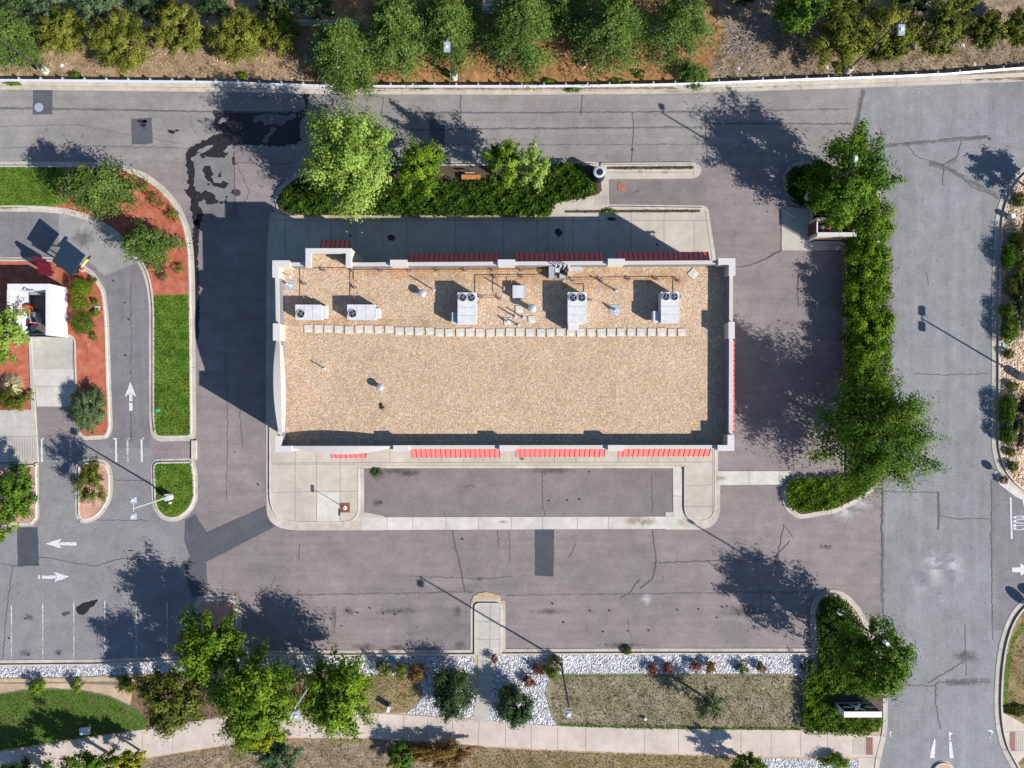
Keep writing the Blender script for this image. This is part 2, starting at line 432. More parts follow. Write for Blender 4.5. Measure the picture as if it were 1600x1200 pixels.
# ------------------------------------------------------------------ ground, roads, kerbs
L1, L2, L3, L4, L5, L6, L7, LG = .004, .008, .012, .016, .020, .024, .028, .034
g = MB(); g.flat([(-220, -220), (220, -220), (220, 220), (-220, 220)], -.06); struct(g.build('ground', M_DIRT))
sheet('car_park', [(-400, 100), (2000, 100), (2000, 1050), (-400, 1050)], 0, A_LOT)
sheet('north_road', [(-400, 120), (1345, 120), (1340, 210), (1262, 255), (935, 256), (480, 256), (372, 234), (300, 236), (240, 262), (-400, 262)], L1, A_NORTH)
sheet('side_road', [(1345, 110), (2000, 90), (2000, 700), (1700, 760), (1549, 760), (1549, 960), (1700, 960), (2000, 1300), (1366, 1300), (1380, 765), (1392, 600), (1396, 330), (1262, 255), (1340, 210)], L2, A_EAST)
sheet('exit_lane', [(1550, 740), (1800, 740), (1800, 985), (1550, 985)], L3, A_LANE)
sheet('west_car_park', [(-400, 690), (312, 690), (300, 815), (290, 880), (305, 1040), (-400, 1040)], L1, A_WEST)
sheet('drive_through_lane', [(-400, 330), (95, 330), (150, 345), (215, 395), (234, 450), (236, 700), (170, 700), (172, 540), (165, 440), (110, 402), (-400, 402)], L2, A_LANE)
sheet('lane_concrete_pad', [(92, 332), (150, 345), (190, 370), (215, 410), (163, 431), (140, 410), (92, 402)], L3, A_PAD)
sheet('front_parking_court', [(566, 728), (1054, 728), (1054, 808), (566, 808)], L2, A_COURT)
sheet('rear_parking_bay', [(950, 276), (1100, 276), (1104, 325), (950, 325)], L2, A_COURT)

def patch(poly, m=None, z=L3, amp=.03, name='asphalt_patch', seed=1):
    p = jag(poly, amp*PXM, 6, seed, True); return sheet(name, p, z, m or A_PATCH)
patch([(27, 824), (59, 824), (61, 884), (28, 885)]); patch([(836, 826), (866, 826), (865, 901), (836, 899)], seed=2)
patch([(52, 138), (82, 138), (82, 179), (51, 179)], A_PATCH2, amp=.02, seed=3); patch([(205, 186), (237, 184), (239, 224), (206, 226)], A_PATCH2, amp=.02, seed=4)
patch([(289, 812), (305, 803), (323, 832), (416, 790), (432, 822), (322, 878), (325, 927), (300, 934), (288, 885), (297, 869), (288, 845)], A_PATCH2, seed=5)
patch([(302, 238), (362, 236), (367, 320), (366, 343), (330, 338), (308, 330)], A_REP, amp=.01, seed=6, name='repaired_asphalt_square')
patch([(671, 188), (695, 188), (695, 226), (671, 226)], A_PATCH2, amp=.02, seed=7)
patch([(1338, 395), (1310, 395)][:0] or [(1062, 728), (1068, 728), (1068, 806), (1062, 806)], A_COURT, L3, .0)

def blob(name, poly, m, z=L5, amp=2.0, seed=3): return sheet(name, jag(smooth_px(poly, True, 4), amp, 3, seed, True), z, m)
blob('wet_patch', [(334, 173), (360, 175), (470, 174), (472, 148), (484, 148), (478, 172), (468, 200), (462, 226), (365, 227), (350, 236), (330, 246), (312, 240), (300, 246), (304, 262), (303, 290), (308, 300), (311, 322), (318, 334), (314, 346), (305, 352), (298, 325), (297, 308), (288, 298), (295, 294), (292, 270), (291, 242), (303, 228), (322, 218), (336, 205), (332, 195), (336, 188)], M_WET, amp=2.2)
blob('damp_gutter_stain', [(304, 345), (312, 350), (309, 400), (312, 470), (310, 525), (304, 520), (303, 430), (301, 380)], M_WET, amp=1.6, seed=8)
for k, p in enumerate([[(341, 189), (350, 184), (357, 186), (352, 190), (342, 194)], [(335, 207), (345, 203), (347, 207), (338, 211)],
                       [(394, 189), (404, 180), (420, 178), (444, 180), (460, 177), (459, 185), (448, 190), (440, 196), (428, 194), (414, 197), (409, 189), (400, 192)], [(423, 199), (432, 201), (426, 209), (420, 216), (417, 224), (411, 222), (414, 213), (421, 207)], [(309, 236), (332, 226), (330, 231), (314, 239)]]):
    blob('dry_spot', p, A_REP if k in (2, 3) else A_NORTH, L6, 1.3, k)  # the two larger spots take darker asphalt: shade put into their colour
for k, p in enumerate([[(318, 260), (328, 259), (333, 270), (331, 279), (340, 287), (350, 283), (357, 287), (348, 294), (338, 291), (328, 285), (320, 273)], [(315, 302), (322, 298), (332, 302), (338, 312), (346, 316), (352, 311), (355, 306), (353, 317), (338, 318), (325, 319), (318, 309)], [(312, 243), (322, 242), (318, 248)], [(342, 270), (345, 269), (345, 276), (342, 276)], [(361, 300), (366, 295), (368, 302), (362, 304)], [(322, 240), (340, 240), (356, 238), (350, 246), (338, 247), (330, 244)], [(308, 300), (316, 304), (318, 312), (310, 316)], [(324, 284), (328, 288), (325, 290)], [(364, 240), (367, 248), (368, 258), (365, 256)]]):
    blob('liquid_stain', p, M_WET, L5+.002, 1.7, 20+k)
blob('oil_drip_stain', [(119, 951), (128, 944), (150, 937), (152, 940), (142, 950), (129, 961), (121, 957)], M_WET, L5, .9, 31)
blob('oil_drip_stain', [(97, 959), (107, 955), (110, 958), (101, 963)], A_PATCH, L5, .7, 32)
for k, (x, y, a, b) in enumerate([(222, 190, 8, 3), (224, 196, 5, 3), (268, 206, 6, 3), (277, 204, 3, 2), (226, 190, 4, 2), (135, 1035, 1, 1), (872, 364, 6, 7), (955, 343, 7, 3), (612, 372, 6, 5), (548, 369, 2, 2), (1026, 383, 2, 2)]):
    z = L5 if y < 330 or y > 1000 else .150
    blob('dark_stain', [(x-a, y-b*.4), (x, y-b), (x+a, y-b*.2), (x+a*.4, y+b), (x-a*.5, y+b*.6)], M_WET, z, .9, 40+k)
def spot(name, x, y, rx, ry, m, z=L4):
    sheet(name, [(x+rx*math.cos(t*.3927), y+ry*math.sin(t*.3927)) for t in range(16)], z, m)
for k, (x, y) in enumerate([(542, 954), (558, 957), (578, 950), (598, 958), (617, 960), (922, 954), (952, 954), (1058, 953), (1091, 952), (942, 987), (981, 986), (1128, 948), (1136, 947), (1290, 853), (863, 943), (40, 967), (45, 1023), (92, 1022), (14, 997), (196, 555), (201, 499), (177, 439), (195, 473), (8, 757), (403, 757), (722, 842), (886, 781), (857, 782), (920, 737), (905, 780), (595, 785), (1246, 451), (1120, 965), (880, 972), (1013, 985)]):
    blob('drip_mark', [(x-2, y-.5), (x, y-1.6), (x+2, y+.2), (x+.5, y+1.5)], M_WET, L5+.001*(k % 3), .7, 70+k)
S_DARK = soft_spot('dark_soil_spot', (.06, .05, .05), .5, 2.2); S_PALE = soft_spot('pale_scuff', (.50, .51, .52), .75, 2.2)
S_RUSTY = soft_spot('rusty_spot', (.30, .22, .15), .6, 2.0)
for x, y, rx, ry in [(1460, 890, 34, 50), (1490, 885, 30, 40), (1440, 905, 26, 30), (1470, 930, 12, 18), (1010, 935, 14, 14), (1540, 660, 20, 6), (1320, 800, 30, 24), (1345, 788, 30, 12)]: spot('pale_scuff', x, y, rx, ry, S_PALE)
for x, y, rx, ry in [(590, 740, 18, 16), (640, 740, 30, 8), (590, 785, 12, 12), (130, 372, 26, 22), (40, 1020, 14, 8), (92, 1019, 10, 8), (45, 965, 14, 8), (570, 1010, 34, 8), (620, 1012, 24, 8), (718, 1008, 14, 12), (715, 955, 10, 14), (545, 955, 14, 10), (620, 955, 50, 9), (855, 955, 40, 8), (1510, 1026, 30, 14), (1500, 1066, 34, 6), (620, 735, 60, 10), (860, 735, 60, 10), (1120, 770, 10, 20), (1290, 855, 16, 6), (970, 1008, 60, 6), (750, 905, 7, 7), (1165, 955, 60, 14)]: spot('dark_spot', x, y, rx, ry, S_DARK)
for x, y, rx, ry in [(1000, 268, 6, 6), (1040, 270, 9, 4), (1000, 302, 10, 5), (990, 813, 26, 12), (1012, 815, 20, 10), (1125, 747, 14, 6), (786, 815, 12, 4), (930, 140, 50, 4), (540, 148, 20, 5), (1050, 143, 30, 3)]: spot('rusty_stain', x, y, rx, ry, S_RUSTY, .150 if y < 330 and y > 200 else .040)

# cracks and paving seams
cb = MB(); crs = [
 ([(707, 828), (710, 845), (716, 870), (722, 898), (726, 925)], .09), ([(1020, 828), (1022, 850), (1026, 875), (1020, 905), (1000, 920)], .07), ([(1020, 880), (1070, 878), (1120, 876), (1168, 876), (1210, 872), (1235, 845)], .06),
 ([(1379, 762), (1378, 820), (1379, 870), (1378, 910), (1380, 975), (1378, 1000)], .11), ([(1380, 767), (1420, 769), (1466, 770)], .07), ([(1466, 768), (1468, 800), (1465, 828)], .12), ([(1470, 807), (1498, 811), (1545, 810)], .07),
 ([(1549, 750), (1549, 850), (1551, 1000)], .05), ([(1150, 417), (1172, 415), (1200, 403), (1222, 392)], .07), ([(1200, 403), (1212, 395), (1222, 391)], .06),
 ([(1349, 140), (1344, 170), (1336, 205)], .10), ([(1378, 228), (1410, 225), (1450, 222), (1500, 215), (1545, 214)], .06), ([(1415, 222), (1430, 243), (1455, 253), (1475, 258), (1495, 247), (1502, 220)], .06), ([(1478, 262), (1500, 275), (1520, 293), (1545, 302), (1563, 311)], .09), ([(1474, 256), (1473, 290)], .05), ([(1375, 200), (1382, 235), (1380, 250)], .05),
 ([(-20, 168), (120, 170), (330, 175), (470, 176)], .06), ([(-20, 232), (150, 228), (300, 232)], .04), ([(0, 198), (120, 195), (200, 210), (290, 226)], .03), ([(620, 176), (800, 176), (1100, 174)], .05), ([(640, 202), (1100, 198)], .05), ([(910, 148), (908, 180)], .05), ([(720, 148), (720, 186)], .06), ([(988, 175), (990, 200), (987, 254)], .05), ([(1102, 180), (1105, 254)], .04),
 ([(1100, 192), (1300, 194), (1330, 192)], .05), ([(1448, 425), (1450, 445)], .04), ([(1430, 584), (1470, 586), (1545, 584)], .06), ([(1508, 1015), (1505, 1035), (1470, 1055), (1450, 1068)], .08), ([(1395, 1070), (1460, 1072), (1466, 1066), (1548, 1065)], .06), ([(1462, 1070), (1462, 1100), (1470, 1140)], .07), ([(1430, 1000), (1427, 1045)], .03), ([(1508, 975), (1510, 1055)], .05),
 ([(60, 870), (120, 880), (150, 885), (190, 872), (270, 880)], .05), ([(20, 885), (10, 960), (5, 1030)], .06), ([(120, 815), (160, 813), (232, 813)], .03), ([(180, 750), (235, 752)], .04), ([(205, 655), (206, 690)], .04), ([(0, 880), (28, 885)], .05),
 ([(430, 900), (420, 930), (455, 932)], .02), ([(468, 850), (468, 875)], .04), ([(1000, 905), (985, 925), (970, 935)], .05), ([(1240, 840), (1225, 820), (1215, 870)], .05), ([(1215, 865), (1212, 880)], .05), ([(778, 828), (780, 856)], .03), ([(796, 828), (797, 880)], .03), ([(848, 742), (848, 790), (852, 808)], .05), ([(1018, 742), (1020, 800)], .04), ([(711, 756), (727, 762), (740, 758)], .03), ([(900, 848), (892, 868), (888, 872)], .03),
 ([(1249, 420), (1246, 450), (1248, 480)], .05), ([(1250, 560), (1285, 600), (1300, 640)], .03), ([(370, 255), (390, 300), (386, 312), (368, 322)], .04), ([(366, 236), (368, 343)], .07), ([(352, 550), (356, 640), (354, 780)], .03), ([(372, 600), (380, 700)], .03), ([(1212, 880), (1165, 960)], .03), ([(370, 255), (480, 256)], .05),
 ([(300, 800), (300, 870)], .02), ([(640, 900), (760, 905), (800, 900)], .025), ([(505, 960), (525, 957), (523, 990)], .03), ([(1180, 876), (1185, 905), (1190, 960)], .03), ([(980, 965), (990, 1010)], .02), ([(1150, 150), (1158, 200)], .02), ([(570, 150), (600, 152), (595, 180)], .03)]
for k, (p, wd) in enumerate(crs):
    strip(cb, [W(*q) for q in jag(p, 1.1, 3.0, 60+k)], wd, L6)
struct(cb.build('pavement_cracks', M_CRACK))
sb = MB()
for p, wd in [([(-60, 169), (300, 174), (480, 176)], .16), ([(620, 177), (1100, 175), (1330, 170)], .14), ([(640, 203), (1100, 199)], .14), ([(1100, 193), (1330, 194)], .14), ([(620, 226), (900, 226), (1100, 226)], .10), ([(1380, 228), (1445, 222), (1545, 214)], .35), ([(1466, 768), (1467, 828)], .22), ([(1349, 140), (1336, 205)], .45), ([(1495, 247), (1475, 262), (1452, 255)], .5), ([(1480, 262), (1560, 308)], .4), ([(205, 440), (205, 690)], .12), ([(1380, 762), (1380, 1100)], .15),
              ([(523, 948), (521, 990)], .4), ([(430, 930), (740, 925)], .15), ([(790, 930), (1260, 925)], .15), ([(1478, 1066), (1548, 1064)], .6)]:
    strip(sb, [W(*q) for q in jag(p, .8, 6, 5)], wd, L4+.002)
struct(sb.build('pavement_seams', M_SEAM))
jb = MB()
for (x, y, r) in [(988, 234, 2.2), (1374, 217, 2.6), (1546, 217, 2.2), (1518, 243, 1.8), (1217, 501, 1.8), (932, 904, .1), (1500, 216, .1), (750, 896, .1)]:
    jb.flat([W(x+r*math.cos(a*.6283), y+r*math.sin(a*.6283)).to_2d() for a in range(10)][::-1], L7)
struct(jb.build('utility_lids', M_MAN))

# painted markings
def mark(name, polys, m=M_PAINT, amp=.5):
    b = MB()
    for k, p in enumerate(polys): b.flat(ccw(PW(jag(p, amp, 4, k, True))), L7)
    o = b.build(name, m); struct(o); return o
mark('direction_arrow', [[(204, 596), (213, 620), (204, 614), (195, 620)], [(202, 614), (207, 614), (207, 627), (202, 627)], [(202, 629), (207, 629), (207, 642), (202, 642)]])
mark('direction_arrow', [[(71, 849), (97, 841), (92, 848), (96, 857)], [(94, 847), (120, 847), (120, 852), (94, 852)]])
mark('direction_arrow', [[(109, 901), (84, 893), (89, 900), (85, 909)], [(66, 899), (89, 899), (89, 904), (66, 904)], [(60, 898), (63, 898), (63, 904), (60, 904)]])
for k, x in enumerate((65, 88, 110, 181, 199, 221)):
    worn = x in (88, 110); d = -4 if x in (181,) else 4
    mark('crosswalk_bar', [[(x-1.6, 684), (x+1.6, 684), (x+2.4, 722), (x-.6, 722)], [(x-1, 684), (x+d, 684), (x+d, 686.5), (x-1, 686.5)]], M_PAINTW if worn or x == 199 else M_PAINT)
for x, y0, y1 in ((18, 945, 1032), (67, 943, 1032), (115.5, 942, 1031), (164, 938, 1030), (213, 939, 1029), (261, 938, 1029)):
    mark('parking_line', [[(x-.9, y0), (x+.9, y0), (x+.9, y0+30), (x-.9, y0+30)]], m=M_PAINT2); mark('parking_line', [[(x-.8, y0+30), (x+.8, y0+30), (x+.8, y1), (x-.8, y1)]], M_PAINTW)
mark('stop_line', [[(1577.5, 777), (1580, 777), (1582, 842), (1579, 842)]], amp=.15)
mark('lane_arrow', [[(1581, 886.5), (1594, 886.5), (1594, 894), (1581, 894)], [(1594, 880), (1612, 890), (1594, 899)]], amp=.2)
mark('edge_line', [[(1597, 780), (1606, 782), (1612, 800), (1601, 800)]], amp=.2)
mark('worn_arrow', [[(1460, 1152), (1461.5, 1158), (1460, 1184), (1452, 1184), (1456, 1165)]], amp=.3); mark('worn_arrow', [[(1482, 1143), (1484, 1143), (1485, 1156), (1482.5, 1156)], [(1484, 1144), (1489, 1146), (1484, 1149)], [(1482.5, 1158), (1486, 1158), (1490, 1184), (1483, 1184)]], amp=.3)
mark('worn_arrow', [[(1390, 1142), (1394, 1143), (1391.5, 1144.5), (1391.5, 1151), (1390, 1151)]], amp=.2); mark('worn_arrow', [[(1542, 1140), (1549, 1140), (1552, 1144), (1548, 1149), (1549, 1144)], [(1545.5, 1151), (1548, 1151), (1547, 1154)]], amp=.2)
tx = bpy.data.curves.new('t', 'FONT'); tx.body = 'STOP'; tx.size = 1.0; tx.align_x = 'CENTER'; tx.align_y = 'CENTER'
to = bpy.data.objects.new('t', tx); COL.objects.link(to); bpy.context.view_layer.update()
tm = bpy.data.meshes.new_from_object(to.evaluated_get(bpy.context.evaluated_depsgraph_get())); bpy.data.objects.remove(to)
tm.name = 'stop_lettering'; tm.materials.clear(); tm.materials.append(M_PAINT)
so_ = bpy.data.objects.new('stop_lettering', tm); COL.objects.link(so_); struct(so_)
wd = max(v.co.x for v in tm.vertices)-min(v.co.x for v in tm.vertices); ht = max(v.co.y for v in tm.vertices)-min(v.co.y for v in tm.vertices)
so_.rotation_euler = (0, 0, math.pi/2); so_.scale = (1.28/wd, 2.0/ht, 1); q = W(1602, 817); so_.location = (q.x, q.y, L7)

# --- north verge
NE_ = [(-400, 136), (0, 134), (200, 136), (370, 138), (500, 141), (800, 142), (1000, 141), (1150, 137), (1250, 134), (1400, 129), (1500, 125), (1600, 121), (2000, 105)]
slab('north_bank', NE_+[(2000, -260), (-400, -260)], .10, M_DIRT)
sheet('needle_litter', jag(smooth_px([(500, 136), (500, 60), (540, 0), (1130, 0), (1135, 60), (1120, 90), (1110, 131), (800, 137)], True, 3), 3, 5, 3, True), .104, M_DIRTO)
sheet('rough_ground', jag(smooth_px([(1125, 133), (1130, 60), (1180, -60), (1800, -60), (1800, 108), (1400, 124)], True, 3), 3, 5, 3, True), .106, M_DIRTG)
kerb(NE_, 'left', gutter=.36, kw=.38, kh=.15, z=LG, joint=2.4)
sheet('rubbly_kerb_edge', jag([(520, 137), (800, 138.5), (1050, 137), (1060, 140), (800, 141.5), (520, 140)], .6, 3, 2, True), .153, M_DIRTG)

# --- west islands
def island(name, outer_px, fill, g=.36, kw=.16, joint=3.0, z=.12):
    face = inset(PW(outer_px), g); fp = [(800+p[0]*PXM, 600-p[1]*PXM) for p in face]
    kerb(fp, closed=True, gutter=g, kw=kw, z=LG, joint=joint)
    inn = inset(face, kw-.01); ip = [(800+p[0]*PXM, 600-p[1]*PXM) for p in inn]
    slab(name, ip, z, fill); return ip
I1 = rc([(-200, 252), (150, 253), (190, 257), (228, 270), (258, 292), (282, 320), (296, 352), (303, 390), (305, 440), (306, 560), (307, 689), (246, 690, 10), (236, 680, 6), (233, 655), (233, 480), (229, 445), (221, 420), (203, 393), (178, 368), (145, 347), (105, 335), (60, 331), (-200, 330)], 14)
island('mulch_bed', I1, M_MULCH)
sheet('lawn', jag(smooth_px([(-200, 260), (40, 260), (92, 261), (104, 275), (92, 300), (88, 322), (-200, 324)], True, 3), .8, 4, 2, True), .124, M_LAWN)
sheet('lawn', jag([(241, 462), (296, 460), (299, 470), (300, 681), (247, 682), (241, 674)], .4, 5, 2, True), .124, M_LAWN)
I2 = rc([(-200, 401), (95, 402), (125, 409), (150, 427), (166, 455), (171, 500), (174, 600), (177, 670), (170, 686, 8), (130, 688, 8), (116, 672, 8), (113, 528), (40, 528), (-200, 528)], 10)
island('mulch_bed', I2, M_MULCH, g=.22)
island('gravel_bed', rc([(118, 718, 18), (168, 716, 22), (177, 740), (177, 775), (165, 800), (150, 814), (128, 819, 8), (118, 808, 8)], 10), M_MULCHP, g=.28)
ip = island('lawn', rc([(235, 717, 16), (304, 716, 6), (309, 740), (310, 780), (300, 800), (283, 813), (268, 816), (250, 810), (238, 792)], 10), M_LAWN, g=.26)
slab('kerb_link', [(300, 688), (308, 688), (308, 718), (300, 718)], .15, M_KERB)
sheet('mulch_strip', [(239, 690), (298, 690), (298, 716), (239, 716)], L3, A_LOT)
slab('enclosure_apron', [(50, 527), (112, 527), (113, 577), (52, 577)], .05, M_CONCG)
slab('enclosure_apron_light', [(53, 577), (115, 577), (116, 635), (58, 635)], .045, M_CONC2, [(54, 604, 115, 604)])
slab('west_footpath', [(-200, 642), (50, 640), (46, 527), (50, 527), (61, 722), (-200, 722)], .13, M_CONCG, [(0, 682, 60, 682)]+[(x, 684, x+.5, 720) for x in range(12, 58, 4)])
slab('mulch_bed', [(-200, 527), (44, 527), (48, 640), (-200, 640)], .12, M_MULCH)
island('mulch_bed', rc([(8, 724), (61, 722, 4), (62, 810), (52, 822, 5), (-60, 823), (-60, 724)], 4), M_MULCHP, g=.2)

# --- podium round the central building
POD = rc([(428, 332), (422, 395), (421, 560), (421, 817, 46), (562, 817, 26), (562, 728), (1068, 728), (1068, 815, 24), (1118, 815, 26), (1118, 700), (1115, 560), (1114, 400), (1103, 325, 7), (951, 323), (951, 281), (938, 281), (938, 303, 5), (866, 319, 4), (858, 336), (480, 338), (446, 337)], 0)
J = [(x, 338, x, 400) for x in (447, 483, 518, 556, 598, 636, 712, 787, 839, 855, 880, 895)]+[(x, 334, x, 400) for x in (935, 986, 1037)]+[(1084, 345, 1084, 400), (425, 345, 1110, 345)]
J += [(425, 725, 560, 725), (425, 769, 560, 767), (462, 705, 462, 815), (495, 705, 495, 815), (532, 705, 532, 815), (425, 723, 1112, 721.5)]
J += [(x, 705, x, 722) for x in (567, 610, 655, 690, 725, 755, 800, 830, 866, 900, 930, 966, 1018, 1070)]+[(1070, 759, 1112, 757), (1070, 791, 1114, 791), (1112.5, 700, 1112.5, 812)]
slab('sidewalk', POD, .13, M_CONC, J)
kerb(rc([(428, 332), (422, 395), (421, 560), (421, 817, 46), (562, 817, 26), (562, 731)], 0, False), 'left', gutter=.30, kw=.14, z=LG, kh=.155)
kerb(rc([(562, 729.5), (1068, 729.5)], 0, False), 'left', gutter=.12, kw=.14, z=LG, kh=.15)
kerb(rc([(1068, 729), (1068, 815, 24), (1118, 815, 26), (1118, 700), (1115, 560), (1114, 400), (1103, 325, 7), (951, 323)], 0, False), 'left', gutter=.22, kw=.14, z=LG, kh=.155)
sheet('gutter_apron', rc([(416.5, 760), (416.5, 828.5, 50), (600, 828.5), (600, 806), (569, 800), (569, 731), (552, 731), (552, 800), (430, 800), (424, 760)], 0), LG-.004, M_GUTTER)
sheet('gutter_apron', rc([(1040, 800), (1040, 827.5), (1125, 827.5, 36), (1125.5, 740), (1110, 740), (1110, 800)], 0), LG-.004, M_GUTTER)
sheet('paving_band', [(564, 808), (1054, 807), (1063, 822), (1096, 826), (566, 828)], LG+.004, M_CONC2, [(x, 807, x, 827) for x in (605, 645, 697, 748, 799, 848, 902, 951, 1004)])
sheet('paving_band', [(1051, 731), (1065, 731), (1065, 812), (1052, 812)], LG+.008, M_CONC2, [(1051, 775, 1065, 775)])
sheet('paving_band', [(1121, 736), (1236, 736), (1224, 757), (1121, 758)], LG+.004, M_CONC2, [(1170, 736, 1170, 757), (1217, 736, 1217, 757)])
sheet('utility_panel', [(496, 768), (531, 768), (531, 815), (496, 816)], .134, M_CONC2)
slab('kerb_strip', rc([(938, 255), (1090, 254, 12), (1097, 267, 10), (1088, 279, 10), (951, 280), (938, 282)], 3), .125, M_CONC, [(1002, 266, 1002, 279), (1083, 266, 1083, 279), (951, 270, 1083, 270)])
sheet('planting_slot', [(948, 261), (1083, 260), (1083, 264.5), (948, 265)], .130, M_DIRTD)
sheet('painted_shadow_line', [(938, 257), (1080, 256.4), (1080, 257.4), (938, 258)], .130, M_JOINT)  # kerb shadow line painted in as a thin dark strip
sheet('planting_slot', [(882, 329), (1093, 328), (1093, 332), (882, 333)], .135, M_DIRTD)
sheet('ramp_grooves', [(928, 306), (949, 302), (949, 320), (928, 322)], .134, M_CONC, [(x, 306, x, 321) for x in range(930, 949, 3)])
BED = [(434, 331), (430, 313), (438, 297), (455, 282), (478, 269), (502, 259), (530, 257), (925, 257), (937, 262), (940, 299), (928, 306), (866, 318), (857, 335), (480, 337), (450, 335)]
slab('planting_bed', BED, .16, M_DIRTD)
kerb([(445, 336), (434, 331), (430, 313), (438, 297), (455, 282), (478, 269), (502, 259), (530, 257), (925, 257), (938, 260)], 'right', gutter=.25, kw=.15, z=LG, kh=.175)
sheet('bare_soil', jag([(460, 336), (858, 337), (856, 341), (470, 341)], 1, 4, 3, True), .137, M_TAN)

# --- east bed with the hedge
EB = rc([(1262, 327), (1238, 320), (1225, 302), (1222, 276), (1232, 259), (1252, 252), (1370, 252), (1376, 290), (1378, 600), (1374, 760), (1340, 786), (1305, 802), (1247, 812, 10), (1226, 795), (1218, 765), (1240, 744), (1316, 741), (1316, 385), (1262, 385)], 6)
kerb([(800+p[0]*PXM, 600-p[1]*PXM) for p in inset(PW(EB), .28)], closed=True, gutter=.28, kw=.16, z=LG)
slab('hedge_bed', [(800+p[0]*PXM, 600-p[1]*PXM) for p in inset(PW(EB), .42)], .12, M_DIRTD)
slab('bin_store_apron', [(1221, 322), (1262, 327), (1262, 377), (1320, 377), (1320, 391), (1221, 391)], .05, M_CONCG)

# --- east verge
EK = smooth_px([(1690, 205), (1640, 238), (1606, 266), (1588, 284), (1573, 310), (1564, 345), (1561, 400), (1559, 450), (1558, 600), (1558, 685), (1562, 715), (1572, 740), (1592, 762), (1620, 780), (1680, 800)])
slab('gravel_verge', EK+[(2000, 820), (2000, 180), (1700, 195)], .11, M_TANG); kerb(EK, 'left', gutter=.52, kw=.17, z=LG)
sheet('corner_apron', [(1556, 735), (1566, 745), (1590, 768), (1620, 786), (1620, 792), (1585, 775), (1562, 757), (1553, 740)], LG+.004, M_CONC2)
EK2 = smooth_px([(1690, 905), (1640, 920), (1606, 942), (1585, 966), (1572, 1000), (1565, 1040), (1562, 1090), (1564, 1130), (1572, 1165), (1590, 1200), (1610, 1240)])
slab('dry_lawn', EK2+[(2000, 1280), (2000, 880)], .11, M_DRYB); kerb(EK2, 'left', gutter=.5, kw=.17, z=LG)
sheet('green_edge', jag([(1578, 1000), (1590, 985), (1600, 965), (1612, 960), (1580, 1010), (1575, 1060), (1572, 1115), (1567, 1115), (1568, 1050)], 1, 4, 4, True), .114, M_EDGEG)
slab('corner_footpath', [(1565, 1112), (1580, 1120), (1620, 1143), (2000, 1143), (2000, 1178), (1603, 1176), (1588, 1192), (1574, 1168), (1567, 1142)], .13, M_CONCB, [(1567, 1142, 1620, 1142), (1568, 1172, 1620, 1172)]+[(x, 1144, x, 1171) for x in range(1587, 1620, 3)])
sheet('tactile_strip', [(1576, 1143), (1585, 1142.5), (1584.5, 1172), (1575.5, 1172)], .137, M_TILE)
md = [(1473+19*math.cos(a*.2618), 1207+19*math.sin(a*.2618)) for a in range(24)]; md = [(x, y if y < 1207 else y+60) for x, y in md]
island('median_bed', md, M_MULCHP, g=.14, kw=.18)

# --- south verge
SK = rc([(-400, 1046), (-60, 1038), (150, 1036), (309, 1029), (309, 935, 16), (371, 935, 16), (371, 1022), (520, 1022), (741, 1021), (741, 941, 9), (784, 941, 9), (784, 1020), (1000, 1019), (1274, 1019), (1271, 975), (1271, 955, 6), (1278, 934, 12), (1298, 925, 14), (1320, 932, 12), (1340, 954, 10), (1358, 990, 10), (1374, 1040, 10), (1381, 1090), (1381, 1140, 20), (1368, 1190, 20), (1362, 1300)], 0, False)
slab('south_verge', SK+[(1362, 1460), (-400, 1460)], .10, M_TAN)
kerb(SK, 'right', gutter=.34, kw=.15, z=LG)
def bed(name, pts, z, m, amp=.7, k=3, seed=3, sm=True): return sheet(name, jag(smooth_px(pts, True, k) if sm else pts, amp, 4, seed, True), z, m)
bed('white_gravel', [(-400, 1048), (0, 1041), (150, 1039), (312, 1032), (312, 1024), (372, 1024), (372, 1026), (738, 1025), (742, 1024), (742, 1122), (630, 1114), (650, 1098), (660, 1080), (652, 1054), (575, 1054), (450, 1050), (270, 1050), (150, 1056), (0, 1059), (-400, 1066)], .106, M_WHITEG, sm=False)
bed('white_gravel', [(770, 1023), (1276, 1022), (1285, 1050), (1262, 1066), (1250, 1056), (1236, 1052), (890, 1052), (862, 1056), (854, 1075), (857, 1105), (870, 1133), (760, 1125)], .106, M_WHITEG, sm=False)
sheet('mulch_bed', rc([(312, 1028), (312, 939, 12), (368, 939, 12), (368, 1060), (312, 1060)], 3), .110, M_MULCHP)
bed('shaded_bed', [(225, 1056), (300, 1050), (450, 1052), (575, 1060), (575, 1108), (470, 1110), (350, 1118), (225, 1136), (205, 1100)], .107, M_DIRTS)
bed('lawn', [(-100, 1090), (0, 1084), (40, 1077), (80, 1075), (130, 1078), (170, 1085), (212, 1105), (232, 1125), (228, 1138), (120, 1153), (0, 1172), (-100, 1184)], .110, M_LAWN2, sm=False)
bed('border_edging', [(-100, 1067), (0, 1066), (60, 1065), (120, 1065), (175, 1064), (200, 1070), (200, 1071), (120, 1066.5), (0, 1067.5), (-100, 1069)], .112, M_JOINT, .4, sm=False)
bed('brown_lawn', [(572, 1058), (600, 1054), (650, 1058), (659, 1082), (650, 1100), (632, 1113), (600, 1113), (560, 1110), (560, 1085)], .111, M_DRYB)
bed('dry_lawn', [(862, 1055), (890, 1053), (1236, 1053), (1254, 1062), (1260, 1085), (1260, 1139), (1000, 1137), (872, 1133), (858, 1107), (854, 1080)], .111, M_DRY, sm=False)
bed('green_edge', [(872, 1129), (900, 1131), (1000, 1134), (1250, 1136), (1250, 1140), (1000, 1139), (880, 1136)], .115, M_EDGEG, 1.0, sm=False)
